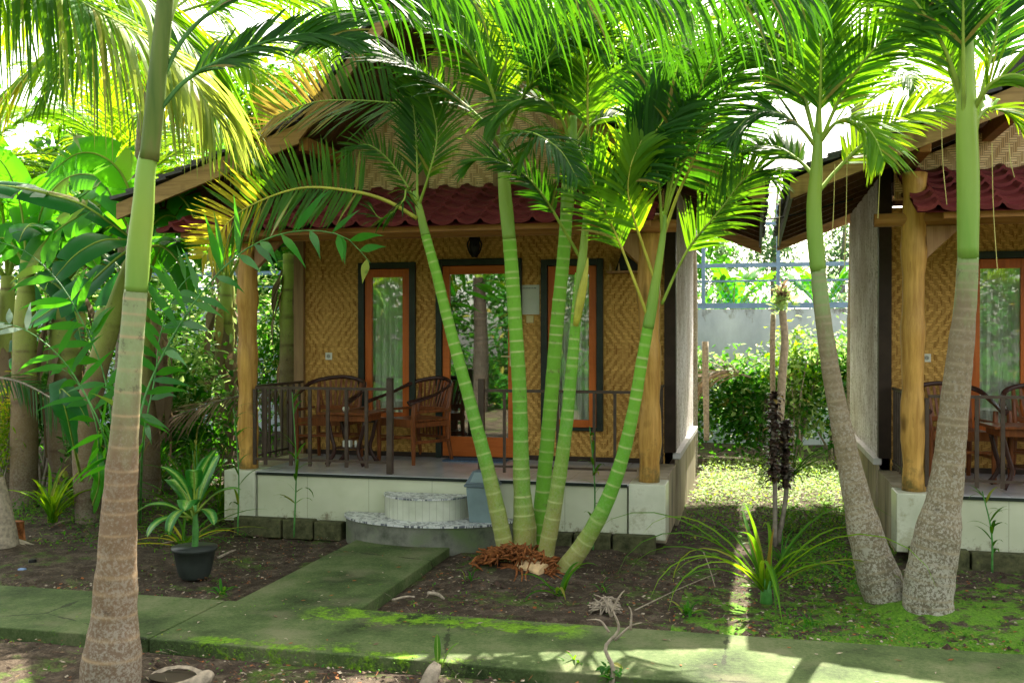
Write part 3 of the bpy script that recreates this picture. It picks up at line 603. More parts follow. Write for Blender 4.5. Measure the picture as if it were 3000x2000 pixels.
    rail('railing', cx-1.79, cx-.47, [cx+q for q in (-1.86+.06, -1.69, -1.43, -1.24, -1.06, -.876, -.68)], .03)
    rail('railing', cx+.42, cx+1.79, [cx+q for q in (.62, 1.10, 1.42, 1.60)], .024)
    for q in (-.452, .41): g = MB(); g.box(cx+q-.027, cx+q+.027, 8.595, 8.65, .553, 1.425); g.build('railing_post', 'rail_brown', t, bevel=.003)
    for s in (-1, 1):
        X = cx+s*1.90; g = MB(); g.box(X-.013, X+.013, 8.76, 9.86, 1.31, 1.335); g.build('side_railing', 'rail_brown', t); g = MB(); g.box(X-.010, X+.010, 8.76, 9.86, .645, .665)
        g.build('lower_side_rail', 'rail_brown', t)
        for k in range(8): g = MB(); yy = 8.84+k*.135; g.box(X-.010, X+.010, yy-.010, yy+.010, .60, 1.309); g.build('baluster', 'rail_brown', t)
    return t
hutA = hut(-2.775, True, 'a', 'whole bamboo bungalow behind the green palm clump, with round steps at its verandah', -5.33, 3.06, 2.85)
hutB = hut(3.14, False, 'b', 'partly cropped bamboo bungalow at the right edge, behind the pair of grey palm trunks', 1.20)
# mossy kerb blocks under the platforms
blk = []
for (a, b, lb) in ((-4.66, -4.18, 'mossy kerb block at the left end of the whole hut, under its left pillar'), (-4.17, -3.87, 'mossy kerb block second from the left under the whole hut platform'), (-3.86, -3.59, 'mossy kerb block just left of the round steps'),
                   (-1.985+0, -1.78, 'mossy kerb block just right of the round steps, behind the palm stems'), (-1.77, -1.50, 'mossy kerb block behind the fan of green palm stems'), (-1.49, -1.17, 'mossy kerb block second from the right end under the whole hut platform'), (-1.16, -.80, 'mossy kerb block at the right corner of the whole hut, by the gap'),
                   (1.18, 1.36, 'rounded mossy kerb block at the left corner of the cropped hut'), (1.37, 1.62, 'dark kerb block behind the right grey palm trunk under the cropped hut'), (1.63, 2.1, 'mossy kerb block right of the grey trunks under the cropped hut'), (2.11, 2.9, 'mossy kerb block at the right edge of the photo under the cropped hut')):
    mb = MB(); mb.box(a, b-.008, 8.37, 8.489, -.03, .135+R.uniform(-.01, .012)); o = mb.build('kerb_block', 'block_moss', bevel=.012); tag(o, lb, 'kerb block', 'mossy kerb blocks along the hut platforms')
# round steps
t = thing('round_steps', 'two-tier round verandah steps with pebble mosaic tops and mossy concrete base', 'steps', (-2.79, 8.5, 0))
def dtier(cx, yb, rx, ry, z0, z1, m_, nm, par, n=40, z=None):
    g = MB(); pts = [(cx+rx*math.cos(math.pi*(1+i/n)), yb+ry*math.sin(math.pi*(1+i/n)), z0) for i in range(n+1)]; g.prism(pts, (0, 0, z1-z0)); return g.build(nm, m_, par, bevel=.0)
a = dtier(-2.79, 8.49, .78, .52, -.04, .205, 'concrete_old', 'lower_step', t); dtier(-2.79, 8.49, .795, .535, .206, .222, 'mosaic', 'step_top', a)
a = dtier(-2.82, 8.49, .385, .34, .223, .400, 'riser_tile', 'upper_step', t); dtier(-2.82, 8.49, .395, .35, .401, .415, 'mosaic', 'step_top', a)
g = MB()
for i in range(1, 20):
    q = math.pi*(1+i/20); g.box(-2.82+.386*math.cos(q)-.001, -2.82+.386*math.cos(q)+.001, 8.49+.3415*math.sin(q)-.0005, 8.49+.3415*math.sin(q)+.004, .224, .399)
g.build('tile_joints', 'joint_grey', a)

# ================================================================ BACK WALL AND STEEL FENCE
FY = 17.5
mb = MB(); mb.box(-20, 9, FY, FY+.15, -.1, atY(2200, 905, FY).z); o = mb.build('boundary_wall', 'back_wall'); tag(o, 'pale blue grey garden wall with black mould stains behind the huts', 'wall')
t = thing('steel_fence', 'pale blue steel frame fence standing on the garden wall', 'fence', (0, FY+.07, 0)); zb = atY(2200, 905, FY).z
for zz, h in ((zb+.06, .09), (atY(2200, 822, FY).z, .03), (atY(2200, 776, FY).z, .07), (atY(2200, 655, FY).z, .05)):
    g = MB(); g.box(-20, 9, FY+.04, FY+.10, zz-h/2, zz+h/2); g.build('rail', 'steel_blue', t)
x = atY(2280, 800, FY).x - 8*1.26*1
dx = atY(2280, 800, FY).x-atY(2060, 800, FY).x
for k in range(-13, 6):
    g = MB(); xx = atY(2280, 800, FY).x+k*dx; g.box(xx-.03, xx+.03, FY+.03, FY+.11, zb, atY(2200, 655, FY).z+.3); g.build('post', 'steel_blue', t)
g = MB(); zt = atY(2200, 822, FY).z
xx = -8.0
while xx < 4: g.beam((xx, FY+.07, zb+.1), (xx+.25, FY+.07, zt), .006, .006); g.beam((xx+.25, FY+.075, zb+.1), (xx, FY+.075, zt), .006, .006); xx += .09
g.build('wire_mesh', 'steel_blue', t)
# cable between the huts' roofs
mb = MB(); mb.tube(spline([(-.4, 10.6, 3.02), (.2, 10.2, 2.96), (.9, 10.0, 3.1)], 14), .008, 6); tag(mb.build('cable', 'black'), 'thin black cable strung between the two hut eaves', 'cable')

# ================================================================ VERANDAH FURNITURE
def armchair(label, loc, rz):
    t = thing('armchair', label, 'chair', loc, rz, 'slatted wooden armchairs on the verandahs'); L = True
    def b(nm, f, m_='chair_wood', bev=.003, sm=False):
        g = MB(); f(g); return g.build(nm, m_, t, bevel=bev, local=True, smooth=sm)
    def seat(g):
        for i in range(7): y = -.22+i*.064; g.box(-.25, .25, y, y+.056, .415, .432)
    b('seat', seat); b('seat_frame', lambda g: (g.box(-.26, .26, -.25, -.222, .36, .44), g.box(-.26, -.235, -.221, .22, .36, .41), g.box(.235, .26, -.221, .22, .36, .41), g.box(-.23, .23, .222, .25, .36, .44)))
    for s in (-1, 1):
        b('leg', lambda g: g.tube([(s*.265, -.235, 0), (s*.262, -.235, .2), (s*.262, -.24, .40), (s*.275, -.235, .615)], [.019, .024, .026, .022], 8), sm=True)
        b('leg', lambda g: g.tube([(s*.235, .30, 0), (s*.225, .25, .25), (s*.22, .24, .45), (s*.235, .30, .79)], [.019, .023, .025, .018], 8), sm=True)
    C = spline([(-.30, -.33, .605), (-.315, -.20, .635), (-.325, .02, .69), (-.27, .25, .78), (0, .345, .825), (.27, .25, .78), (.325, .02, .69), (.315, -.20, .635), (.30, -.33, .605)], 34)
    b('armrest_rail', lambda g: g.tube(C, [.034-.012*math.sin(math.pi*i/33) for i in range(34)], 8, flat=.55), 'chair_dark', sm=True)
    def slats(g):
        for i in range(9): q = (i-4)/4; g.beam((q*.17, .255, .52), (q*.235, .335-.06*abs(q)**2, .805-.03*abs(q)), .022, .009, up=(0, 1, 0))
    b('back_slats', slats, bev=0); b('back_rail', lambda g: g.box(-.215, .215, .245, .27, .49, .535), 'chair_cream' if False else 'chair_wood')
    def st(g):
        for s in (-1, 1): g.box(s*.262-.011, s*.262+.011, -.22, .24, .20, .232); g.box(s*.272-.010, s*.272+.010, -.22, .25, .50, .525)
        g.box(-.25, .25, -.245, -.225, .25, .275); g.box(-.22, .22, .235, .255, .22, .25)
        for i in range(6): g.box(-.14+i*.05, -.125+i*.05, .236, .25, .251, .36)
    b('stretchers', st); return t
c1 = armchair('wooden armchair facing the garden at the left end of the whole hut verandah', (-4.21, 9.52, .553), rad(3))
def place(l, loc, rz): return dup(c1, loc, rz, l, 'slatted wooden armchairs on the verandahs')
place('wooden armchair turned to the left, between the side table and glass door', (-3.33, 9.58, .553), rad(-30))
place('dark wooden armchair behind the right grey palm trunk', (1.68, 9.45, .553), rad(8))
place('reddish wooden armchair in front of the cropped hut glass door', (2.42, 9.50, .553), rad(-160 if False else -12))
def side_table(label, loc, rz):
    t = thing('side_table', label, 'table', loc, rz)
    g = MB(); g.box(-.27, .27, -.21, .21, .50, .525); g.build('table_top', 'chair_wood', t, bevel=.006, local=True)
    g = MB(); g.box(-.22, .22, -.17, .17, .44, .499); g.build('apron', 'chair_wood', t, local=True)
    for sx in (-1, 1):
        for sy in (-1, 1):
            g = MB(); g.tube(spline([(sx*.19, sy*.15, .45), (sx*.15, sy*.15, .28), (sx*.12, sy*.155, .15), (sx*.19, sy*.17, .02)], 10), [.020]*9+[.028], 8); g.build('leg', 'chair_dark', t, smooth=True, local=True)
    g = MB(); g.box(-.13, .13, -.14, .14, .17, .185); g.build('lower_shelf', 'chair_dark', t, bevel=.003, local=True); return t
side_table('low wooden side table with curved legs between the two armchairs of the whole hut', (-3.80, 9.12, .553), 0)
side_table('reddish wooden side table by the railing of the cropped hut', (2.12, 9.0, .553), .1)
g = MB(); g.box(-3.87, -3.79, 9.04, 9.10, .739, .80); tag(g.build('small_box', 'plastic_white', bevel=.004), 'small white box on the lower shelf of the side table', 'box')
g = MB(); g.tube([(-3.74, 9.06, .739), (-3.74, 9.06, .79), (-3.742, 9.062, .80)], [.012, .013, .009], 10); tag(g.build('small_bottle', 'plastic_white', smooth=True), 'tiny white bottle beside the white box under the side table', 'bottle')
g = MB(); g.tube([(-3.86, 9.1, 1.079), (-3.86, 9.1, 1.10), (-3.86, 9.1, 1.12)], [.028, .034, .03], 12); tag(g.build('ashtray', 'plastic_white', smooth=True), 'small pale bowl on top of the wooden side table', 'bowl')
# fittings on the walls
def socket(px, py, lab, cx):
    p = atY(px, py, 9.95); t = thing('wall_socket', lab, 'socket', p)
    g = MB(); g.box(p.x-.038, p.x+.038, 9.938, 9.949, p.z-.038, p.z+.038); g.build('plate', 'plastic_white', t, bevel=.004)
    g = MB(); g.tube([(p.x, 9.9375, p.z), (p.x, 9.934, p.z)], [.022, .022], 16); g.build('socket_face', 'joint_grey', t)
    g = MB(); g.box(p.x-.011, p.x-.006, 9.930, 9.9335, p.z-.003, p.z+.003); g.box(p.x+.006, p.x+.011, 9.930, 9.9335, p.z-.003, p.z+.003); g.build('pin_holes', 'black', t)
socket(964, 1043, 'square white wall socket on the woven wall above the left armchair', 0)
socket(2714, 1048, 'square white wall socket on the cropped hut wall right of its honey log pillar', 0)
p = atY(1553, 935, 9.95); t = thing('light_switch', 'cream light switch just below the paper notice', 'switch', p)
g = MB(); g.box(p.x-.037, p.x+.037, 9.938, 9.949, p.z-.037, p.z+.037); g.build('plate', 'plastic_cream', t, bevel=.004); g = MB(); g.box(p.x-.014, p.x+.014, 9.932, 9.9375, p.z-.022, p.z+.022); g.build('rocker', 'plastic_cream', t, bevel=.002)
a = atY(1523, 835, 9.945); b = atY(1580, 921, 9.945); t = thing('paper_notice', 'white paper notice pinned between the glass door and the right window', 'notice', a)
g = MB(); g.box(a.x, b.x, 9.945, 9.947, b.z, a.z); g.build('sheet', 'paper', t)
g = MB(); rr = random.Random(4); x = a.x+.022
while x < b.x-.03:
    q = rr.uniform(.004, .010); g.box(x, x+q, 9.9432, 9.9448, a.z-.038, a.z-.028+rr.uniform(-.002, .003)); x += q+rr.uniform(.002, .006)
g.build('printed_header', 'ink', t)
# lantern over the door
p = atY(1390, 722, 9.82); t = thing('wall_lantern', 'ornate black lantern over the glass door of the whole hut', 'lantern', p)
g = MB(); g.tube([(p.x, p.y, p.z+.13), (p.x, p.y, p.z+.11), (p.x, p.y, p.z+.07), (p.x, p.y, p.z+.065)], [.012, .05, .065, .04], 8); g.build('hood', 'black', t, bevel=.002)
g = MB(); g.tube([(p.x, p.y, p.z+.06), (p.x, p.y, p.z), (p.x, p.y, p.z-.06), (p.x, p.y, p.z-.10)], [.052, .058, .048, .02], 8); g.build('body', 'black', t)
g = MB()
for k in range(8): q = k*math.pi/4; g.tube(spline([(p.x+.05*math.cos(q), p.y+.05*math.sin(q), p.z+.07), (p.x+.078*math.cos(q), p.y+.078*math.sin(q), p.z+.03), (p.x+.06*math.cos(q), p.y+.06*math.sin(q), p.z-.05), (p.x+.02*math.cos(q), p.y+.02*math.sin(q), p.z-.11)], 8), .006, 5)
g.build('scrollwork', 'black', t); g = MB(); g.tube(spline([(p.x, p.y, p.z+.12), (p.x, p.y+.06, p.z+.16), (p.x, 9.948, p.z+.10)], 8), .008, 6); g.build('bracket', 'black', t)
# corner shelf with little ornaments
t = thing('wall_shelf', 'small wooden corner shelf with dark speaker near the right pillar of the whole hut', 'shelf', (-1.2, 9.9, 2.44))
g = MB(); g.box(-1.42, -1.02, 9.80, 9.948, 2.425, 2.445); g.build('board', 'brace_wood', t, bevel=.003)
g = MB(); g.prism([(-1.34, 9.84, 2.446), (-1.06, 9.84, 2.446), (-1.27, 9.84, 2.64)], (0, .09, 0)); g.build('dark_panel', 'black', t, bevel=.004)
for i, (xx, zz) in enumerate(((-1.385, 2.446), (-1.30, 2.446))): g = MB(); g.tube([(xx, 9.825, zz), (xx, 9.825, zz+.03), (xx, 9.825, zz+.075)], [.014, .010, .003], 10); g.build('finial', 'chair_cream', t, smooth=True)
g = MB(); g.box(-1.58, -1.565, 8.56, 8.575, .555, 1.33); tag(g.build('plastic_pipe', 'plastic_cream'), 'thin cream plastic pipe standing behind the right railing of the whole hut', 'pipe') if False else None
g = MB(); g.box(-3.05, -2.42, 9.62, 9.88, .5535, .566); tag(g.build('doormat', 'blue_mat', bevel=.004), 'blue grey doormat in front of the glass door', 'doormat')
# waste bin on the lower step
t = thing('waste_bin', 'grey blue plastic swing lid bin standing on the lower round step', 'bin', (-2.27, 8.32, .213)); bx_, by_ = -2.27, 8.32
def frus(g, x, y, w0, d0, z0, w1, d1, z1): g.add([(x-w0, y-d0, z0), (x+w0, y-d0, z0), (x+w0, y+d0, z0), (x-w0, y+d0, z0), (x-w1, y-d1, z1), (x+w1, y-d1, z1), (x+w1, y+d1, z1), (x-w1, y+d1, z1)], [(0, 3, 2, 1), (4, 5, 6, 7), (0, 1, 5, 4), (1, 2, 6, 5), (2, 3, 7, 6), (3, 0, 4, 7)])
g = MB(); frus(g, bx_, by_, .10, .085, .213, .125, .10, .52); g.build('body', 'bin_grey', t, bevel=.012)
g = MB(); frus(g, bx_, by_, .138, .113, .521, .138, .113, .545); g.build('rim', 'bin_lid', t, bevel=.006)
g = MB(); frus(g, bx_, by_, .132, .108, .5455, .075, .06, .655); g.build('lid', 'bin_lid', t, bevel=.008)
g = MB(); g.add([(bx_-.085, by_-.104, .565), (bx_+.085, by_-.104, .565), (bx_+.055, by_-.073, .645), (bx_-.055, by_-.073, .645)], [(0, 1, 2, 3)]); g.build('flap', 'bin_grey', t)

# ================================================================ PALMS OF THE CENTRAL CLUMP
def P(px, py, Y): return atY(px, py, Y)
UP = (0, -.55, .85)
# T1
g1 = 'green ringed palm stems of the central clump'
t = thing('areca_palm', 'green ringed palm stem of the central clump that leans farthest left', 'palm', atY(1490, 1660, 7.62), 0, g1)
ringed(t, [P(1490, 1655, 7.62), P(1440, 1420, 7.62), P(1375, 1170, 7.62), P(1318, 960, 7.62), P(1278, 800, 7.62), P(1247, 690, 7.62)], [.066, .056, .050, .046, .042, .037], 'trunk_green', .115, bulge=.035, rw=.0055, seed=2)
shaft(t, [P(1247, 690, 7.62), P(1230, 620, 7.62), P(1216, 560, 7.62)], [.037, .032, .022])
B1 = P(1224, 600, 7.62)
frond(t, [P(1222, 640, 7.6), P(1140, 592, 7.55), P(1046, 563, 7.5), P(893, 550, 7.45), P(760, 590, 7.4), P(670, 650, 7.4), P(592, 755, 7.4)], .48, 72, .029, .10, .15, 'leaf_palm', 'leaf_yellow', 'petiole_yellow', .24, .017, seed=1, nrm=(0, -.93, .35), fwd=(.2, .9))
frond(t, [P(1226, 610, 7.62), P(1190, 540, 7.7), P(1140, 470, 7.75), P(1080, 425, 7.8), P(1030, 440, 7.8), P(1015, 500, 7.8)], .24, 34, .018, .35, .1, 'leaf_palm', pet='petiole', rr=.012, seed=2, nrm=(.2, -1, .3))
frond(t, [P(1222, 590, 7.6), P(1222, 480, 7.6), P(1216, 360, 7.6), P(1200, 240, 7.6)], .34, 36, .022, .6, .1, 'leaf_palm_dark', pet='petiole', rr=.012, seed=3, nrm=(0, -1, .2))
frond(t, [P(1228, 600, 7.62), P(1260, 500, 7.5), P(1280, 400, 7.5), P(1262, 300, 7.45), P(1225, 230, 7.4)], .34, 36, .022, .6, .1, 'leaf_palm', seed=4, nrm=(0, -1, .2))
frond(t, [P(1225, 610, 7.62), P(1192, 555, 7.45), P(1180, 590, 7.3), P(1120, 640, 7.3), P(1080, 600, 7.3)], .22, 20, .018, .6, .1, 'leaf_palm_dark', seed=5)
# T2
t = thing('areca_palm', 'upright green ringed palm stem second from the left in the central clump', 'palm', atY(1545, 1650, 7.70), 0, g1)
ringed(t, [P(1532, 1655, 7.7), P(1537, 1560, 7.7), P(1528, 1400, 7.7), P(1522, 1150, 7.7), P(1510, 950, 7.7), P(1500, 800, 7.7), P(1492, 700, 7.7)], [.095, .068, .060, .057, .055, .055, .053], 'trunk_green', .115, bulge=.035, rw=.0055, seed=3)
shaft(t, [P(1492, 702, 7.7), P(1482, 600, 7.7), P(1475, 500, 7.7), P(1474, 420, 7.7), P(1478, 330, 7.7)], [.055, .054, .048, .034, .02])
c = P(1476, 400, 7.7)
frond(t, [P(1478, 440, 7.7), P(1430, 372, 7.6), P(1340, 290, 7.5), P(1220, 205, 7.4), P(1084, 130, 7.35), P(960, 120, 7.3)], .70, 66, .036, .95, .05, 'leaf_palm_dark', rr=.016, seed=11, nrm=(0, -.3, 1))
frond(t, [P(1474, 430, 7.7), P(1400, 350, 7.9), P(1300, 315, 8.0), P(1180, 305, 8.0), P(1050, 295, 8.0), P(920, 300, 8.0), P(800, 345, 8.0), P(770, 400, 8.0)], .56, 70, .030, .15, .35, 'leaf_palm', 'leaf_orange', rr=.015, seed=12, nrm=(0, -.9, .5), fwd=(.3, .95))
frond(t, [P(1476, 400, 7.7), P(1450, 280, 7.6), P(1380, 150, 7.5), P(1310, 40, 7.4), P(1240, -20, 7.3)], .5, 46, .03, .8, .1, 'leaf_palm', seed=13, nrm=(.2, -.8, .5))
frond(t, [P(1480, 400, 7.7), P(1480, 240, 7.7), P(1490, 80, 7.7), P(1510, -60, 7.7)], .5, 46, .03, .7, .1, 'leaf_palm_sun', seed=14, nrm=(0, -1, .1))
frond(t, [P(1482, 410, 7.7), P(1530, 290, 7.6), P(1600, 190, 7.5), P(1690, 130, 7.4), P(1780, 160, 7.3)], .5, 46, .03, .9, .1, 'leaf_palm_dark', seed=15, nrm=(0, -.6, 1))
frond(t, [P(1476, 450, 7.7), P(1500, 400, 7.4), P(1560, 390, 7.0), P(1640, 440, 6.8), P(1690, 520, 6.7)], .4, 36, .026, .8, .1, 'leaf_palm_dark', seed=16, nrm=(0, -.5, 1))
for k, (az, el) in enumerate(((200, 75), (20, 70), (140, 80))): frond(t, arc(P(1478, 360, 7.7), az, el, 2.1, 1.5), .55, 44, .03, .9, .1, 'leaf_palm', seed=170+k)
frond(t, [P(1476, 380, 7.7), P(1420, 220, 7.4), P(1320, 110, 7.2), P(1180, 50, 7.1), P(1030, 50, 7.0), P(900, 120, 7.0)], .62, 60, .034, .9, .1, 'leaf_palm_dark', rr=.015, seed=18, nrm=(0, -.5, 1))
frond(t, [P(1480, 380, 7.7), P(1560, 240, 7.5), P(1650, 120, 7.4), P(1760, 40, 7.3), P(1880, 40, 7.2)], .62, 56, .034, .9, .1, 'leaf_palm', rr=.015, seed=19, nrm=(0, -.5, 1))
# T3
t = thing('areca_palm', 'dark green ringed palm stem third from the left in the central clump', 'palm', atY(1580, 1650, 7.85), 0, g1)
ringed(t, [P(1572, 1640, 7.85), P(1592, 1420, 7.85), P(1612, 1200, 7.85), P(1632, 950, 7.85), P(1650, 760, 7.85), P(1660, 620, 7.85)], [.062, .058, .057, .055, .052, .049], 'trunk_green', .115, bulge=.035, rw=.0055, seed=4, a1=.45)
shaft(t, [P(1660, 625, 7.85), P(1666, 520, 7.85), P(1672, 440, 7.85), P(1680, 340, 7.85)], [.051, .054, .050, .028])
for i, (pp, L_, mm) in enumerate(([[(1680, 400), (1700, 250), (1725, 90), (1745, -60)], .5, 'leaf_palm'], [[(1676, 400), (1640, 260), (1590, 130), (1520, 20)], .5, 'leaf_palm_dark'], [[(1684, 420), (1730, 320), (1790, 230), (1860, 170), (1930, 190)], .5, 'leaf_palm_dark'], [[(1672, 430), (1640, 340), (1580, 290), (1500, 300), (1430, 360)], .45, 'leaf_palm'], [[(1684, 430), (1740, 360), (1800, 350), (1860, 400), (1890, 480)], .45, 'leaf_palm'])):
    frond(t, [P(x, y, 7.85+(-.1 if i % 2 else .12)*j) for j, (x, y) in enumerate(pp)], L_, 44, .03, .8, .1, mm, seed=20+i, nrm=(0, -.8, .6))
# T4
t = thing('areca_palm', 'slim yellow green palm stem with papery sheaths, fourth from the left in the central clump', 'palm', atY(1600, 1670, 7.6), 0, g1)
ringed(t, [P(1592, 1662, 7.6), P(1625, 1480, 7.6), P(1655, 1280, 7.6), P(1675, 1080, 7.6), P(1690, 900, 7.6), P(1698, 800, 7.6)], [.064, .056, .051, .047, .041, .036], 'trunk_green', .115, bulge=.035, rw=.0055, seed=5, a0=.2)
shaft(t, [P(1690, 930, 7.6), P(1702, 800, 7.59), P(1713, 690, 7.6), P(1722, 560, 7.6), P(1728, 430, 7.6)], [.042, .038, .028, .020, .012])
frond(t, [P(1697, 750, 7.6), P(1650, 670, 7.5), P(1602, 590, 7.4), P(1545, 520, 7.3), P(1481, 480, 7.2), P(1410, 462, 7.15), P(1350, 505, 7.1)], .30, 50, .020, .55, .2, 'leaf_palm_dark', 'leaf_palm', 'petiole', .3, .014, seed=31, nrm=(-.1, -.75, .7))
frond(t, [P(1718, 665, 7.6), P(1770, 590, 7.5), P(1835, 505, 7.4), P(1910, 400, 7.3), P(1985, 300, 7.25)], .55, 44, .034, .8, .1, 'leaf_palm_dark', pet='petiole_yellow', t0=.35, rr=.014, seed=32, nrm=(.2, -.8, .5))
frond(t, [P(1722, 560, 7.6), P(1722, 400, 7.6), P(1722, 220, 7.55), P(1728, 60, 7.5), P(1736, -80, 7.5)], .5, 44, .03, .8, .1, 'leaf_palm', pet='petiole_yellow', t0=.3, rr=.013, seed=33, nrm=(0, -1, .1))
frond(t, [P(1715, 640, 7.6), P(1690, 520, 7.45), P(1650, 440, 7.3), P(1600, 400, 7.2), P(1550, 420, 7.1), P(1520, 480, 7.1)], .34, 34, .024, .8, .1, 'leaf_palm', seed=34, nrm=(0, -.6, .8))
g = MB(); g.tube(spline([P(1686, 955, 7.52), P(1716, 800, 7.50), P(1722, 755, 7.52)], 8), [.02, .03, .034, .034, .03, .022, .012, .004], 8, flat=.5); g.build('flower_sheath', 'petiole_yellow', t, smooth=True)
# T5
t = thing('areca_palm', 'green palm stem of the central clump that leans farthest right across the pillar', 'palm', atY(1650, 1690, 7.55), 0, g1)
ringed(t, [P(1640, 1690, 7.55), P(1705, 1600, 7.55), P(1772, 1480, 7.55), P(1820, 1350, 7.55), P(1856, 1200, 7.55), P(1880, 1060, 7.55), P(1898, 960, 7.55)], [.072, .062, .055, .050, .046, .044, .042], 'trunk_green', .115, bulge=.035, rw=.0055, seed=6)
shaft(t, [P(1898, 962, 7.55), P(1914, 870, 7.55), P(1930, 770, 7.55), P(1942, 690, 7.55), P(1948, 620, 7.55)], [.044, .040, .032, .024, .016])
frond(t, [P(1900, 935, 7.55), P(1857, 819, 7.45), P(1811, 702, 7.4), P(1765, 600, 7.35), P(1738, 530, 7.3), P(1700, 440, 7.3)], .42, 36, .032, .8, .1, 'leaf_palm', pet='petiole_yellow', t0=.42, rr=.013, seed=41, nrm=(0, -.9, .4))
frond(t, [P(1920, 826, 7.55), P(1888, 733, 7.5), P(1857, 640, 7.4), P(1840, 560, 7.35), P(1850, 480, 7.3), P(1880, 410, 7.3)], .42, 34, .036, 1.0, .1, 'leaf_palm_sun', pet='petiole_yellow', t0=.36, rr=.013, seed=42, nrm=(0, -.9, .4))
frond(t, [P(1940, 700, 7.55), P(1934, 580, 7.5), P(1920, 450, 7.45), P(1905, 330, 7.4), P(1900, 230, 7.4)], .46, 40, .036, .9, .1, 'leaf_palm_dark', t0=.3, seed=43, nrm=(0, -1, .2))
frond(t, [P(1944, 690, 7.55), P(1982, 580, 7.6), P(2031, 470, 7.6), P(2076, 348, 7.6), P(2116, 223, 7.6), P(2150, 120, 7.6)], .60, 46, .036, .5, .1, 'leaf_palm_dark', pet='petiole_yellow', t0=.26, rr=.014, seed=44, nrm=(0, -1, .1), fwd=(.1, .7))
frond(t, [P(1939, 891, 7.55), P(1990, 778, 7.5), P(2036, 702, 7.45), P(2112, 612, 7.4), P(2175, 530, 7.4), P(2230, 500, 7.4), P(2275, 535, 7.4)], .42, 42, .026, .65, .15, 'leaf_palm', pet='petiole', t0=.32, rr=.012, seed=45, nrm=(.3, -.7, .6))
# shared root mass
for k, (az, el) in enumerate(((0, 72), (60, 78), (310, 70))): frond(bpy.data.objects['areca_palm.004'], arc(P(1946, 640, 7.55), az, el, 2.0, 1.3), .5, 44, .03, .9, .1, 'leaf_palm_dark', seed=180+k)
t = thing('root_mass', 'rusty brown root mass with a cut stump at the foot of the central palm clump', 'roots', atz(1530, 1690))
rr = random.Random(9); g = MB(); c = Vector((-1.74, 7.52, 0))
for k in range(85):
    x = rr.uniform(-.34, .26); y = rr.uniform(-.10, .16); z = max(.02, .17-.9*(x+.05)**2-rr.uniform(0, .09)); r_ = rr.uniform(.010, .026)
    e = Vector((rr.gauss(0, 1), rr.gauss(0, 1), rr.gauss(0, .5))).normalized()*.05; p = c+Vector((x, y, z)); g.tube([p-e, p-e*.3, p+e*.4, p+e], [r_*.4, r_, r_*.9, r_*.3], 7, wob=.15)
for k in range(260):
    x = rr.uniform(-.36, .28); y = rr.uniform(-.14, .16); z = max(.01, .19-.95*(x+.05)**2-rr.uniform(0, .10)); e = Vector((rr.gauss(0, 1), rr.gauss(0, 1), rr.gauss(0, .7))).normalized()*rr.uniform(.03, .08); p = c+Vector((x, y, z)); g.tube([p-e, p+Vector((0, 0, .012)), p+e], [.007, .008, .003], 5)
g.build('fibrous_roots', 'husk', t, smooth=True)
g = MB(); g.tube([c+Vector((.02, -.04, .06)), c+Vector((.20, -.14, .03))], [.075, .062], 12, wob=.08); g.build('cut_stump', 'cut_wood', t)
g = MB()
for k in range(12): q = rr.uniform(3.0, 6.3); l = rr.uniform(.1, .26); g.tube(spline([c+Vector((rr.uniform(-.2, .2), -.06, .06)), c+Vector((math.cos(q)*l*1.2, -.08+math.sin(q)*l*.6, .03)), c+Vector((math.cos(q)*l*1.7, -.1+math.sin(q)*l, .0))], 7), [.012, .011, .01, .008, .007, .005, .003], 6)
g.build('rootlets', 'husk', t, smooth=True)
g = MB(); p = P(1452, 1620, 7.5); g.tube([p+Vector((.03, 0, .03)), p+Vector((-.03, -.05, .0)), p+Vector((-.02, -.02, -.05))], [.03, .045, .02], 8, wob=.2); g.build('bark_flake', 'husk', t, smooth=True)

# ================================================================ LEFT FOREGROUND PALM
YL = 4.40
t = thing('coconut_palm', 'coconut palm standing just outside the left edge, its long frond hanging across the upper left', 'palm', P(-600, 1500, 5.6)*1)
_a = P(-620, 1000, 5.6); _a.z = 0; _c = P(-560, -60, 5.6); t.location = _a; LOC[t.name] = _a
ringed(t, [_a, _a.lerp(_c, .5), _c], [.16, .13, .11], 'trunk_brown', .14, step=.03, n=14)
frond(t, [_c, P(-250, -170, 5.5), P(50, -90, 5.3), P(280, 30, 5.2), P(450, 130, 5.15), P(560, 230, 5.1), P(625, 340, 5.1)], 1.15, 130, .024, 2.2, -.1, 'leaf_palm', 'leaf_sunlit_tip', 'petiole', .12, .018, seed=58, nrm=(0, -.25, 1), segs=7)
frond(t, [_c, P(-300, -260, 5.9), P(0, -220, 6.1), P(260, -120, 6.3), P(470, 30, 6.4), P(620, 220, 6.5)], 1.25, 130, .030, 2.0, -.1, 'leaf_palm_sun', 'leaf_palm', 'petiole', .12, .018, seed=59, nrm=(0, -.25, 1), segs=7)
for k, (az, el) in enumerate(((60, 60), (110, 50), (170, 50), (250, 45), (320, 30), (20, 80))): frond(t, arc(_c, az, el, 2.6, 1.8), .9, 50, .03, 1.4, 0, 'leaf_palm', seed=350+k)
t = thing('coconut_palm', 'tall grey brown palm trunk in the left foreground with drooping fronds', 'palm', atz(318, 2040))
ringed(t, [P(318, 2055, YL), P(330, 1900, YL), P(342, 1650, YL), P(352, 1450, YL), P(370, 1200, YL), P(386, 1000, YL), P(398, 850, YL)], [.145, .108, .091, .079, .065, .058, .056], 'trunk_brown', .115, n=26, seed=11, a0=.0, bulge=.014, rw=.006)
shaft(t, [P(398, 855, YL), P(408, 720, YL), P(420, 600, YL), P(428, 500, YL), P(440, 430, YL)], [.057, .057, .055, .050, .043])
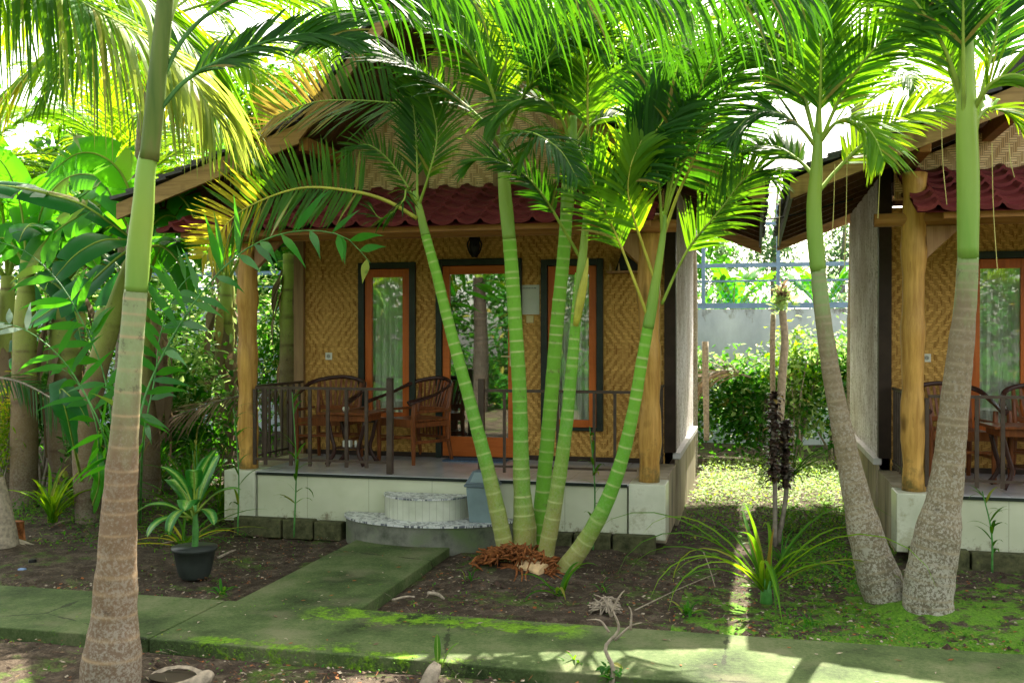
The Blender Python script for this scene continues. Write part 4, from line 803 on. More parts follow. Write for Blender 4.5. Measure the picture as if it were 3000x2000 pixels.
shaft(t, [P(436, 470, YL), P(452, 330, YL), P(466, 180, YL), P(480, 40, YL), P(500, -150, YL), P(515, -300, YL)], [.046, .048, .045, .04, .032, .02], 'crownshaft_dark', 'leaf_base')
frond(t, [P(455, 300, YL), P(430, 40, YL+.1), P(340, -40, YL+.3), P(180, -60, YL+.6), P(0, 0, YL+.9), P(-180, 100, YL+1.1)], 1.2, 56, .026, 1.6, -.1, 'leaf_palm', 'leaf_palm_sun', 'petiole', .35, .02, seed=52, nrm=(0, -.1, 1), segs=7)
frond(t, [P(470, 320, YL), P(540, 240, YL+.05), P(640, 180, YL+.1), P(760, 130, YL+.15), P(900, 100, YL+.2), P(1060, 120, YL+.25)], .30, 44, .030, .6, .25, 'leaf_palm_dark', pet='petiole_dark', t0=.2, rr=.014, seed=53, nrm=(0, -.8, .6))
frond(t, [P(470, 240, YL), P(540, 110, YL+.1), P(640, 20, YL+.2), P(800, -60, YL+.3), P(1000, -70, YL+.4), P(1180, 20, YL+.5)], .55, 48, .034, 1.0, .1, 'leaf_palm_dark', pet='petiole_dark', t0=.25, rr=.016, seed=54, nrm=(0, -.2, 1))
frond(t, [P(480, 100, YL), P(560, -60, YL+.2), P(760, -110, YL+.5), P(1050, -120, YL+.8), P(1400, -110, YL+1.1), P(1700, -90, YL+1.3), P(1980, -30, YL+1.5)], .95, 58, .022, 2.8, -.2, 'leaf_palm_dark', None, 'petiole', .3, .018, seed=55, nrm=(0, -.2, 1), segs=7)
frond(t, [P(490, 0, YL), P(640, -120, YL-.1), P(900, -190, YL-.1), P(1300, -190, YL), P(1700, -170, YL+.1), P(2100, -120, YL+.3), P(2350, -40, YL+.4)], .85, 50, .020, 2.8, -.2, 'leaf_palm_dark', 'leaf_palm_dark', 'petiole', .35, .018, seed=56, nrm=(0, -.2, 1), segs=7)

# ================================================================ PALMS BEHIND ON THE LEFT
def backpalm(label, base, h, az, n, seed, L=1.8, ll=.55, mat='leaf_palm_sun', tr='trunk_grey', lean=(0, 0), cat='palm', name='coconut_palm', r0=.11, rot=0):
    t = thing(name, label, cat, base); b = Vector(base); top = b+Vector((lean[0], lean[1], h)); r = random.Random(seed)
    ringed(t, [b, b.lerp(top, .5)+Vector((lean[0]*-.1, 0, 0)), top], [r0*1.25, r0, r0*.8], tr, .16, step=.03, n=12, seed=seed)
    for k in range(n):
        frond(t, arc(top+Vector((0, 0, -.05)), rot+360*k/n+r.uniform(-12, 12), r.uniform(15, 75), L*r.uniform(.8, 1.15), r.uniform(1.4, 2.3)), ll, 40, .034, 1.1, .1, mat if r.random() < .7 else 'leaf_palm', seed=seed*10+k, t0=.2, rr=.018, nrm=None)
    return t
_b = P(345, 1400, 9.0); _b.z = 0; t = thing('coconut_palm', 'sunlit coconut palm behind the left foreground trunk with pale hanging leaflets', 'palm', _b)
ringed(t, [_b, P(385, 900, 9.0), P(440, 300, 8.9), P(470, 60, 8.9)], [.12, .11, .10, .09], 'trunk_grey', .16, step=.03, n=12)
tp = P(470, 60, 8.9)
frond(t, [tp, P(420, 120, 8.3), P(520, 200, 8.0), P(620, 290, 7.8), P(700, 400, 7.7), P(750, 470, 7.7)], .85, 50, .030, 1.5, -.1, 'leaf_yellow', 'leaf_palm_sun', 'petiole_yellow', .15, .018, seed=61, nrm=(0, -.2, 1), segs=7)
frond(t, [tp, P(300, 60, 8.3), P(180, 130, 8.0), P(60, 230, 7.8), P(-60, 330, 7.7)], .85, 50, .030, 1.5, -.1, 'leaf_palm_sun', 'leaf_yellow', 'petiole_yellow', .15, .018, seed=62, nrm=(0, -.2, 1), segs=7)
frond(t, [tp, P(360, 0, 8.8), P(250, -40, 9.2), P(100, 20, 9.6), P(-40, 120, 9.8)], .9, 50, .034, 1.4, -.1, 'leaf_palm_sun', None, 'petiole_yellow', .15, .018, seed=63, nrm=(0, -.2, 1), segs=7)
frond(t, [tp, P(420, 0, 9.5), P(540, -20, 10.), P(660, 60, 10.2), P(760, 200, 10.3)], .7, 46, .032, 1.2, -.1, 'leaf_palm_sun', None, 'petiole_yellow', .15, .018, seed=64, nrm=(0, -.2, 1), segs=7)
frond(t, [tp, P(480, 60, 9.2), P(600, 100, 9.2), P(720, 180, 9.2), P(800, 330, 9.2)], .6, 46, .032, 1.0, -.1, 'leaf_palm_sun', None, 'petiole_yellow', .15, .018, seed=65, nrm=(0, -.5, .8), segs=7)
frond(t, [tp, P(400, 40, 7.6), P(330, 80, 7.0), P(230, 160, 6.6), P(120, 290, 6.4)], .8, 50, .028, 1.5, -.1, 'leaf_palm', None, 'petiole_yellow', .15, .018, seed=66, nrm=(0, -.3, 1), segs=7)
for k in range(9): frond(t, arc(tp, 40*k+10, (20, 45, 60)[k % 3], 2.3, (1.6, 2.0, 1.8)[k % 3]), .8, 46, .032, 1.3, .0, ('leaf_palm', 'leaf_palm_sun', 'leaf_palm')[k % 3], seed=670+k, t0=.15, rr=.018)
backpalm('sunlit palm standing among the bananas at the left, crown level with the awning', (-8.0, 11.6, 0), 3.7, 0, 13, 77, 2.1, .65)
backpalm('palm with bright crown at the far left edge behind the foreground fronds', (-9.6, 10.6, 0), 3.9, 20, 13, 78, 2.1, .65)
backpalm('sunlit palm with a full crown rising behind the left slope of the whole hut', (-6.4, 14.6, 0), 5.6, 0, 11, 71, 2.4, .7)
backpalm('tall sunlit palm far behind at the upper left corner', (-10.5, 14.0, 0), 5.0, 0, 11, 72, 2.5, .7)
backpalm('dark palm crown rising left of the ridge of the whole hut', (-5.0, 13.9, 0), 6.0, 0, 14, 79, 2.4, .65, 'leaf_palm_dark')
backpalm('dark palm crown rising right of the ridge of the whole hut', (-.9, 13.9, 0), 6.2, 0, 14, 80, 2.2, .65, 'leaf_palm_dark')
backpalm('palm rising behind the ridge of the whole hut', (-3.6, 15.2, 0), 6.3, 0, 11, 73, 2.3, .65)
backpalm('palm behind the right slope of the whole hut, above the gap', (-1.5, 15.6, 0), 5.6, 0, 12, 74, 2.4, .65)
backpalm('slender palm beyond the gap, its crown between the two roofs', (1.35, 14.4, 0), 4.9, 0, 11, 75, 1.9, .55)
backpalm('palm crown behind the roof of the cropped hut', (4.6, 15.0, 0), 6.2, 0, 11, 76, 2.4, .65)

# ================================================================ RIGHT PAIR OF PALMS
t = thing('manila_palm', 'left of the two grey palm trunks growing from one base, leaning left', 'palm', atz(2590, 1770), 0, 'pair of grey trunked palms before the cropped hut')
YA = 7.15
ringed(t, [P(2606, 1775, YA), P(2575, 1690, YA), P(2530, 1540, YA), P(2480, 1320, YA), P(2440, 1120, YA), P(2418, 980, YA), P(2402, 850, YA), P(2397, 790, YA)], [.145, .118, .090, .074, .064, .058, .053, .050], 'trunk_grey', .085, n=24, seed=21, bulge=.010, rw=.007)
shaft(t, [P(2397, 795, YA), P(2388, 700, YA), P(2385, 600, YA), P(2390, 520, YA), P(2396, 420, YA), P(2400, 300, YA)], [.052, .056, .050, .040, .030, .016])
mk = 'leaf_palm_dark'
for i, (pp, L_, mm, nr) in enumerate((
    [[(2398, 420), (2403, 280), (2406, 120), (2408, -60)], .5, 'leaf_palm', (0, -1, .1)],
    [[(2394, 430), (2350, 280), (2290, 140), (2240, 0), (2200, -100)], .5, mk, (0, -1, .2)],
    [[(2402, 420), (2460, 290), (2530, 180), (2620, 90), (2720, 60)], .42, 'leaf_palm', (0, -1, .3)],
    [[(2400, 560), (2450, 500), (2530, 420), (2640, 345), (2780, 300), (2880, 300)], .34, 'leaf_palm_sun', (0, -1, .3)],
    [[(2390, 430), (2340, 370), (2270, 330), (2200, 340), (2140, 400)], .42, mk, (0, -.6, .8)],
    [[(2388, 520), (2340, 470), (2270, 430), (2200, 440), (2140, 500)], .34, 'leaf_palm', (0, -.7, .7)],
    [[(2400, 420), (2450, 360), (2510, 350), (2560, 400), (2590, 470)], .36, 'leaf_palm_sun', (0, -.6, .8)],
    [[(2396, 440), (2340, 240), (2240, 130), (2130, 100), (2040, 150)], .5, 'leaf_palm', (0, -.4, 1)])):
    frond(t, [P(x, y, YA+(.12 if i % 2 else -.1)*j) for j, (x, y) in enumerate(pp)], L_, 44, .030, .75, .1, mm, seed=80+i, nrm=nr, t0=.2, rr=.015)
for i, (x0, y0, y1) in enumerate(((2482, 460, 780), (2446, 480, 700), (2580, 400, 640), (2288, 480, 720))):
    g = MB(); g.tube(spline([P(x0, y0, 7.0), P(x0-3, (y0+y1)/2, 7.0), P(x0-8, y1, 7.0)], 8), .0022, 4); g.build('hanging_fibre', 'fibre', t)
for k, (az, el) in enumerate(((30, 82), (150, 82), (290, 84))): frond(t, arc(P(2400, 330, YA), az, el, 2.3, 1.6), .5, 44, .03, .9, .1, 'leaf_palm_dark' if k % 2 else 'leaf_palm', seed=190+k)
t = thing('manila_palm', 'right of the two grey palm trunks growing from one base, before the cropped hut', 'palm', atz(2720, 1780), 0, 'pair of grey trunked palms before the cropped hut')
YB_ = 6.95
ringed(t, [P(2718, 1790, YB_), P(2722, 1710, YB_), P(2748, 1560, YB_), P(2775, 1400, YB_), P(2795, 1200, YB_), P(2815, 1020, YB_), P(2829, 880, YB_), P(2836, 755, YB_)], [.155, .145, .108, .094, .088, .080, .068, .064], 'trunk_grey', .085, n=24, seed=22, bulge=.010, rw=.007)
shaft(t, [P(2836, 760, YB_), P(2836, 650, YB_), P(2836, 520, YB_), P(2834, 400, YB_), P(2830, 220, YB_), P(2828, 0, YB_), P(2828, -120, YB_)], [.066, .070, .067, .062, .052, .045, .02])
for i, (pp, L_, mm, nr) in enumerate((
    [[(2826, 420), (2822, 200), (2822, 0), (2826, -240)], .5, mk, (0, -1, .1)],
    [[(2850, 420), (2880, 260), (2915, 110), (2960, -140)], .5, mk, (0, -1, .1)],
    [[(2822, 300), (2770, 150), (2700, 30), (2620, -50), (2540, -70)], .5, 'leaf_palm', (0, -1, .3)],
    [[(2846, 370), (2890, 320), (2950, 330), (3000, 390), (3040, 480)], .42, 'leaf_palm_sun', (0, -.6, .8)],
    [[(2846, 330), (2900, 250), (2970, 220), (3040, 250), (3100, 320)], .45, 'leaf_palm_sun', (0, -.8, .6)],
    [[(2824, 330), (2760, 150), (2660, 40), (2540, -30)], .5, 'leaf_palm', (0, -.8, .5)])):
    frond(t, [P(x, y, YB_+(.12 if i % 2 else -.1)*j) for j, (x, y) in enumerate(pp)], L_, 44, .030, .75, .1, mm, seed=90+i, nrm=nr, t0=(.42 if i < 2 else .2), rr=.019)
for k, (az, el) in enumerate(((40, 82), (160, 82), (290, 84))): frond(t, arc(P(2828, 20, YB_), az, el, 2.3, 1.6), .5, 44, .03, .9, .1, 'leaf_palm_dark' if k % 2 else 'leaf_palm', seed=200+k)
for i, (x0, y0, y1) in enumerate(((2758, 350, 600), (2906, 420, 790), (2956, 420, 520))):
    g = MB(); g.tube(spline([P(x0, y0, 6.8), P(x0+4, (y0+y1)/2, 6.8), P(x0+16, y1, 6.8)], 8), .0022, 4); g.build('hanging_fibre', 'fibre', t)

# ================================================================ BANANAS AND STALKS ON THE LEFT
def banana(label, base, h, leaves, seed, r0=.13, group='banana plants behind the left of the whole hut', dead=True):
    t = thing('banana_plant', label, 'banana plant', base, 0, group); b = Vector(base); r = random.Random(seed); top = b+Vector((r.uniform(-.1, .1), 0, h))
    ringed(t, [b, b.lerp(top, .5), top], [r0*1.15, r0, r0*.55], 'trunk_banana', .5, step=.03, n=14, name='trunk', seed=seed, bulge=.02, rw=.02)
    for k, (az, el, L, W, mt, bend) in enumerate(leaves):
        bigleaf(t, arc(top+Vector((0, 0, -.05)), az, el, L, bend), W, mt, 7, seed*10+k, 'petiole', .22, .35, rr=.026)
    if dead:
        g = MB()
        for k in range(16):
            q = r.uniform(0, 6.28); p = b+Vector((math.cos(q)*r0, math.sin(q)*r0, h*r.uniform(.55, .95))); l = r.uniform(.4, 1.1); rows = []
            for i in range(7):
                v = i/6; w_ = .05*math.sin(math.pi*min(1, v+.15))+.012; c = p+Vector((math.cos(q)*.14*math.sin(v*2.2), math.sin(q)*.14*math.sin(v*2.2), -l*v)); a = q+1.57+r.uniform(-.5, .5)
                rows.append((c-Vector((math.cos(a), math.sin(a), 0))*w_, c+Vector((math.cos(a), math.sin(a), 0))*w_))
            g.strip(rows)
        g.build('dead_leaves', 'leaf_dry', t)
    return t
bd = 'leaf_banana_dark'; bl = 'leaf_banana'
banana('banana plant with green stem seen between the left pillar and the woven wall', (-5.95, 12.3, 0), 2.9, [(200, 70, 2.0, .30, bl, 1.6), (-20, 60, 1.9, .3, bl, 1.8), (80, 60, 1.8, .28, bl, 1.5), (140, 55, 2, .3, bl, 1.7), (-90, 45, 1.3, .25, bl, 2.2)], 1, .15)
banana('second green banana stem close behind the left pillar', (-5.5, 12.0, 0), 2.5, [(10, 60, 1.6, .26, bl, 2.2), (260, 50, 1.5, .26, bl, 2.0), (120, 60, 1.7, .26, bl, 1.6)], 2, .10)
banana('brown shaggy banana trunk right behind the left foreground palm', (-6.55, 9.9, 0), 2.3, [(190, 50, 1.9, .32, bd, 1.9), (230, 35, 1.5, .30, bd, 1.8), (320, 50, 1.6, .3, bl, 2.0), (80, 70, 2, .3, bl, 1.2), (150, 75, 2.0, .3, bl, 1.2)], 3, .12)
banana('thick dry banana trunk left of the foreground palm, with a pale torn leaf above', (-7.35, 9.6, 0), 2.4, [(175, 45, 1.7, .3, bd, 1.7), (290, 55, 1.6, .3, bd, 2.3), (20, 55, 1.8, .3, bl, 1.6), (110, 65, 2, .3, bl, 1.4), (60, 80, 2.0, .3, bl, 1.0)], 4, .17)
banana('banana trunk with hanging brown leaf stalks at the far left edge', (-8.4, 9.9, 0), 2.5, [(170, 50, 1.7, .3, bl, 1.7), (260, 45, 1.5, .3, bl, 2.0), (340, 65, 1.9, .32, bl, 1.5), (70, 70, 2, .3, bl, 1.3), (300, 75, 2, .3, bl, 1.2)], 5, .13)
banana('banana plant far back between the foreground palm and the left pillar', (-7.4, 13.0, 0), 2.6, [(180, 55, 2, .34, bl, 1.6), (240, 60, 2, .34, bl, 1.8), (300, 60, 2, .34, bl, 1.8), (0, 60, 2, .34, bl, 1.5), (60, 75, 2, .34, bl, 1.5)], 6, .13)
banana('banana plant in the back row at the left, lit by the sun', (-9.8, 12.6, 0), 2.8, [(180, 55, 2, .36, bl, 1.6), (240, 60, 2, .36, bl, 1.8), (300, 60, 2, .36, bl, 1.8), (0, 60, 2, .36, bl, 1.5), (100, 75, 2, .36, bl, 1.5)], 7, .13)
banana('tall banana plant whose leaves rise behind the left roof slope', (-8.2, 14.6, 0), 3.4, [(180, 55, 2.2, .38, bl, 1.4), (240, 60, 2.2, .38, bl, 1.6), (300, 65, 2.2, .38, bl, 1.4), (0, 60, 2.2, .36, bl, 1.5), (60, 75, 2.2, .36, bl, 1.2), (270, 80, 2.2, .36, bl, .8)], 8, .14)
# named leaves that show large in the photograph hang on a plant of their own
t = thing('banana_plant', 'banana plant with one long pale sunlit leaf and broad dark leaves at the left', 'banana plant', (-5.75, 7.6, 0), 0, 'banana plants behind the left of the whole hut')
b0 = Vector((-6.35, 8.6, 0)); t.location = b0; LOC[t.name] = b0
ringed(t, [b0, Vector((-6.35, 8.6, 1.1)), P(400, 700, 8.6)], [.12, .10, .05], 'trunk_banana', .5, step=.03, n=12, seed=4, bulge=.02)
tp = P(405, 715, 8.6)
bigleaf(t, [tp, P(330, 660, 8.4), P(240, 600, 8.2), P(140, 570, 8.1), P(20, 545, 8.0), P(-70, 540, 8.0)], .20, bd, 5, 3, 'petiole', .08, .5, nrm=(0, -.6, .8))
bigleaf(t, [P(140, 568, 8.08), P(70, 553, 8.03), P(0, 545, 7.99), P(-90, 538, 7.98)], .17, 'leaf_glare', 2, 4, 'petiole', .0, .5, nrm=(0, -.6, .8))
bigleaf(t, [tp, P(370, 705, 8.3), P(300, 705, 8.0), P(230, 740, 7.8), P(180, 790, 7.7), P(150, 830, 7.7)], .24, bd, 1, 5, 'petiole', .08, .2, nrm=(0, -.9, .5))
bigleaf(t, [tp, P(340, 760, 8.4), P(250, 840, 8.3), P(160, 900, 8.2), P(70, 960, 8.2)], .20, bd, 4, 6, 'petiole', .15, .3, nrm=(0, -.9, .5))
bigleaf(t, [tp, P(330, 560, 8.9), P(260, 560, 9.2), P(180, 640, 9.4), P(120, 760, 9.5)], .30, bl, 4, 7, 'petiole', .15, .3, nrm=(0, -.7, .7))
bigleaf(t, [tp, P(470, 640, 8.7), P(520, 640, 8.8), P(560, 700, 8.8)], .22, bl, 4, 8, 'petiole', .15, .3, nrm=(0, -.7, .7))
for k, (pp, W_, mt) in enumerate((([(405, 715), (380, 560), (320, 470), (230, 450), (130, 520)], .26, bl), ([(405, 730), (440, 600), (500, 560), (560, 620), (580, 740)], .22, bl), ([(400, 760), (330, 860), (300, 960), (290, 1060)], .20, bd), ([(404, 720), (330, 600), (220, 640), (120, 720), (50, 830)], .24, bl), ([(404, 740), (470, 720), (530, 780), (555, 880)], .18, bl))):
    bigleaf(t, [P(x, y, 8.7+.12*k-.1*j) for j, (x, y) in enumerate(pp)], W_, mt, 5, 60+k, 'petiole', .12, .3, nrm=(0, -.9, .4))
t = thing('banana_plant', 'banana plant at the far left edge with broad bright leaves facing the garden', 'banana plant', (-8.0, 9.2, 0), 0, 'banana plants behind the left of the whole hut'); _b = P(70, 1300, 9.2); _b.z = 0; t.location = _b; LOC[t.name] = _b
ringed(t, [_b, P(72, 1000, 9.2), P(80, 760, 9.2)], [.14, .12, .07], 'trunk_banana', .5, step=.03, n=12, seed=9, bulge=.02)
for k, (pp, W_, mt) in enumerate((([(80, 780), (60, 600), (10, 480), (-60, 430)], .26, bl), ([(80, 780), (130, 600), (200, 520), (290, 520), (340, 600)], .26, bl), ([(80, 790), (150, 700), (230, 700), (290, 790)], .22, bl), ([(80, 790), (20, 700), (-60, 720)], .24, bl), ([(80, 800), (90, 900), (60, 1000), (40, 1100)], .2, bd), ([(80, 800), (160, 830), (215, 900), (240, 1010)], .18, bd))):
    bigleaf(t, [P(x, y, 9.2-.12*j+.08*k) for j, (x, y) in enumerate(pp)], W_, mt, 6, 80+k, 'petiole', .12, .3, nrm=(0, -.9, .4))
bigleaf(t, [P(390, 850, 8.6), P(300, 1060, 8.0), P(190, 1130, 7.8), P(210, 1180, 7.7), P(265, 1230, 7.7)], .0, bd, 0, 9, 'petiole', .5, .2) if False else None
g3 = 'glossy ginger stalks at the left'
def stalk(label, pts, L, n, w_, seed, mat='leaf_ginger', tip=None, nrm=(0, -.7, .7), base=None, droop=.6, rr=.016):
    t = thing('ginger_stalk', label, 'ginger plant', base, 0, g3); frond(t, [base]+pts, L, n, w_, droop, .2, mat, tip, 'stem_green', .35, rr, seed=seed, nrm=nrm, fwd=(.3, .9), segs=7, prof=1, name='leaves'); return t
stalk('glossy ginger stalk arching right over the red awning edge', [P(400, 1300, 6.9), P(440, 1120, 6.9), P(560, 900, 6.9), P(700, 745, 6.9), P(850, 680, 6.9), P(1000, 690, 6.9), P(1085, 770, 6.9)], .50, 18, .060, 1, base=atz(395, 1560), nrm=(0, -.8, .6), droop=.5)
stalk('ginger stalk with broad glossy leaves left of the foreground palm', [P(330, 1280, 7.3), P(305, 1100, 7.3), P(250, 960, 7.3), P(175, 830, 7.3), P(80, 740, 7.3), P(-30, 700, 7.3)], .42, 15, .075, 2, base=atz(345, 1500), nrm=(0, -.9, .4), droop=.7)
stalk('ginger stalk with silvery light catching leaves at the left edge', [P(310, 1300, 7.0), P(230, 1120, 7.0), P(150, 1020, 7.0), P(60, 960, 7.0), P(-60, 930, 7.0)], .40, 11, .055, 3, mat='leaf_ginger', tip='leaf_glare', base=atz(335, 1530), nrm=(0, -.6, .8), droop=.7)
stalk('ginger stalk bending right just behind the foreground palm trunk', [P(420, 1290, 7.5), P(455, 1100, 7.5), P(470, 980, 7.5), P(520, 850, 7.5), P(600, 780, 7.5), P(690, 760, 7.5)], .40, 14, .07, 4, base=atz(410, 1530), nrm=(0, -.7, .6), droop=.7)
stalk('short ginger stalk low beside the brown banana trunks', [P(290, 1300, 7.6), P(260, 1180, 7.6), P(200, 1090, 7.6), P(160, 1080, 7.6)], .26, 8, .07, 5, base=atz(300, 1500), nrm=(0, -.7, .6), droop=.9)
t = thing('broad_leaf_plant', 'single very broad dark leaves low behind the ginger stalks', 'plant', atz(260, 1500))
bigleaf(t, [atz(260, 1500), P(200, 1230, 7.7), P(175, 1140, 7.7), P(205, 1160, 7.6), P(240, 1200, 7.6), P(262, 1250, 7.6)], .16, bd, 0, 21, 'petiole', .45, .2, nrm=(0, -1, .1))
bigleaf(t, [atz(265, 1500), P(290, 1420, 7.7), P(285, 1330, 7.7), P(290, 1260, 7.6)], .14, bl, 0, 22, 'petiole', .1, .2, nrm=(0, -1, .1))
# leafy masses and shrubs at the left
shrub('round_leaf_shrub', 'pale green round leaved shrub just left of the foreground palm', 'shrub', atz(255, 1475), .22, .2, 1.0, 260, .09, 'leaf_shrub', 31, 'leaf_shrub_pale', asp=.8, ns=5)
shrub('fine_leaf_shrub', 'yellow green fine leaved shrub at the left edge', 'shrub', atz(-10, 1480), .28, .3, 1.35, 520, .09, 'leaf_palm_sun', 32, 'leaf_yellow', asp=.22, ns=6)
shrub('croton', 'dark purple leaved croton behind the spiky plants left of the pillar', 'shrub', atz(550, 1400), .16, .16, .95, 200, .12, 'leaf_croton', 33, asp=.5, ns=5)
t = thing('bare_shrub', 'leafless grey shrub under the banana trunks at the left', 'shrub', atz(130, 1440)); g = MB(); twigs(g, atz(130, 1440), atz(130, 1440)+Vector((0, 0, .5)), .5, .3, .5, 16, .025, random.Random(2)); g.build('branches', 'stem_grey', t, smooth=True)
for i, (b, s, hh, lb) in enumerate(((((-8.6, 11.2, 0)), (1.2, .5), 1.5, 'leafy undergrowth shrub behind the left banana trunks'), ((-7.0, 11.2, 0), (.9, .5), 1.7, 'bright leafy shrub between the foreground palm and the left pillar'), ((-5.6, 14.2, 0), (1.2, .6), 1.9, 'leafy shrub before the garden wall, left of the whole hut'),
                                      ((-9.5, 15.8, 0), (2.2, .8), 3.2, 'tall bush against the garden wall at the far left'), ((-7.2, 16.2, 0), (1.3, .6), 2.9, 'tall bush against the garden wall behind the banana plants'), ((-11.2, 11.0, 0), (1.2, .8), 3.0, 'dense bush beyond the left edge of the banana row'), ((-6.6, 13.6, 0), (.9, .5), 2.7, 'tall dark bush seen between the foreground palm and the left pillar'), ((-8.6, 13.4, 0), (1.1, .5), 3.0, 'tall dark bush filling in behind the banana trunks'), ((-10.6, 13.6, 0), (1.3, .5), 3.2, 'tall dark bush behind the leftmost banana plants'), ((-9.3, 10.9, 0), (.9, .4), 2.0, 'shadowy bush low between the leftmost banana trunks'))):
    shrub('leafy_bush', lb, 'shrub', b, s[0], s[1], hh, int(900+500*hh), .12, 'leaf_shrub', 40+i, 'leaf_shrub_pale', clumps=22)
# fallen dry fronds
def fallen(label, pts, L, seed, mat='leaf_dry', nrm=(0, -.5, .8), droop=.9):
    t = thing('fallen_frond', label, 'palm frond', pts[0]); frond(t, pts, L, 46, .020, droop, -.1, mat, None, 'stem_grey', .1, .016, seed=seed, nrm=nrm); return t
fallen('dry grey palm frond leaning behind the left railing and pillar', [P(900, 1140, 9.7+2), P(760, 1150, 11.), P(620, 1180, 10.4), P(470, 1240, 10.), P(400, 1300, 9.9)], .6, 1)
fallen('dark dry palm frond slumped at the left edge under the bananas', [P(-60, 1100, 8.8), P(60, 1120, 8.8), P(180, 1190, 8.7), P(270, 1300, 8.7), P(290, 1370, 8.6)], .5, 2, 'leaf_palm_dark')
fallen('brown dry palm frond draped over the hedge in the gap', [P(2200, 1105, 14.8), P(2120, 1085, 14.8), P(2050, 1120, 14.7), P(1990, 1200, 14.6)], .7, 3)
# cut trunk at the left edge
t = thing('tree_stump', 'cut brown stump with a pale broken stem at the left edge', 'stump', atz(30, 1600))
g = MB(); b = atz(10, 1610); g.tube(spline([b, b+Vector((-.02, 0, .25)), b+Vector((-.10, .02, .6))], 12), [.12-.004*i for i in range(12)], 12, wob=.06); g.build('leaning_trunk', 'stick', t, smooth=True)
g = MB(); b = atz(48, 1590); g.tube([b, b+Vector((0, 0, .12)), b+Vector((0, 0, .19))], [.075, .062, .06], 12, wob=.05); g.build('stump', 'husk', t)
g = MB(); b = atz(40, 1600)
for k in range(7): q = 3.4+k*.5; g.tube(spline([b+Vector((0, 0, .05)), b+Vector((math.cos(q)*.15, math.sin(q)*.12, .02)), b+Vector((math.cos(q)*.3, math.sin(q)*.22, -.02))], 6), [.03, .026, .02, .015, .01, .005], 7)
g.build('roots', 'stick', t, smooth=True)
# ================================================================ LOW PLANTS
# dumb cane in pot
p = atz(570, 1690); t = thing('plant_pot', 'round black plastic pot holding a variegated dumb cane', 'pot', p)
g = MB(); prof_ = [(.0, .10), (.02, .115), (.10, .135), (.20, .152), (.205, .165), (.232, .168), (.233, .155), (.20, .145)]; g.tube([p+Vector((0, 0, z)) for z, r in prof_], [r for z, r in prof_], 28, cap=False); g.tube([p+Vector((0, 0, 0)), p+Vector((0, 0, .001))], [.10, .10], 28); g.build('pot_wall', 'pot_plastic', t, smooth=True)
g = MB(); g.tube([p+Vector((0, 0, .17)), p+Vector((0, 0, .2))], [.14, .146], 24); g.build('potting_soil', 'soil', t)
t = thing('dumb_cane', 'variegated dumb cane with cream and green leaves growing in the black pot', 'plant', p+Vector((0, 0, .2)))
tp = p+Vector((0, 0, .55)); g = MB(); g.tube(spline([p+Vector((0, 0, .18)), p+Vector((.01, 0, .36)), tp], 10), [.024]*5+[.022, .02, .018, .016, .012], 10); g.build('cane', 'stem_green', t, smooth=True)
for k, (az, el, L, bend, W) in enumerate(((60, 78, .55, .6, .105), (150, 60, .55, 1.6, .10), (200, 40, .50, 2.0, .095), (235, 20, .42, 2.0, .08), (290, 55, .42, 2.2, .10), (20, 55, .42, 1.5, .09), (330, 30, .34, 2.3, .06), (100, 65, .55, 1.0, .08), (180, 70, .45, 1.2, .075), (265, 15, .40, 2.4, .06), (300, 75, .5, 1.8, .08), (-10, 78, .5, .8, .075))):
    bigleaf(t, arc(p+Vector((0, 0, .40+.012*k)), az, el, L, bend), W, 'leaf_dieff', 0, 200+k, 'petiole', .34, .25, rr=.009, fold=.35)
# strap-leaved plants
def strappy(name, label, cat, base, n, L, w_, seed, mat, mat2=None, el=(35, 80), bend=(1.4, 2.8), **k):
    t = thing(name, label, cat, base); blades(t, base, n, L, w_, seed, mat, mat2, el, bend, name='leaves', **k); return t
strappy('spider_lily', 'bright rosette of strap leaves near the stump at the left', 'plant', atz(155, 1530), 30, .62, .040, 1, 'leaf_palm_sun', 'leaf_palm', (50, 85), (.8, 2.2))
strappy('spider_lily', 'broad strap leaved clump with orange tinted leaves right beside the bright rosette', 'plant', atz(225, 1480), 10, .6, .06, 2, 'leaf_palm', 'leaf_orange', (40, 75), (1.2, 2.4))
strappy('pandan', 'spiky long leaved plant directly behind the potted dumb cane', 'plant', atz(560, 1530), 34, .95, .030, 3, 'leaf_palm', 'leaf_shrub', (35, 85), (.6, 2.2))
strappy('pandan', 'spiky plant between the foreground palm and the left pillar plinth', 'plant', atz(450, 1440), 34, .95, .030, 4, 'leaf_shrub', 'leaf_palm', (35, 85), (.6, 2.4))
strappy('pandan', 'arching grassy plant at the foot of the left pillar plinth', 'plant', atz(650, 1500), 18, .9, .020, 5, 'leaf_palm', 'leaf_palm_sun', (40, 80), (1., 2.8))
strappy('pandan', 'spreading dull green plant low behind the pot, blades lying on the soil', 'plant', atz(540, 1600), 18, .75, .026, 6, 'leaf_palm', 'leaf_yellow', (10, 45), (.8, 1.6))
base = atz(2245, 1765); t = thing('dracaena', 'long leaved green dracaena in the sunlit streak between the huts', 'plant', base)
blades(t, base, 7, .74, .038, 7, 'leaf_palm', 'leaf_palm_sun', (58, 82), (.6, 1.7), name='upright_leaves', z0=.06)
blades(t, base, 20, 1.2, .028, 8, 'leaf_palm', 'leaf_palm_sun', (28, 62), (1.9, 2.8), name='arching_leaves', z0=.08)
blades(t, base, 2, .5, .03, 12, 'leaf_orange', None, (70, 85), (.3, .6), name='orange_leaves', z0=.08)
g = MB(); g.tube([base, base+Vector((0, 0, .16))], [.045, .03], 9); g.build('stem', 'stem_green', t, smooth=True)
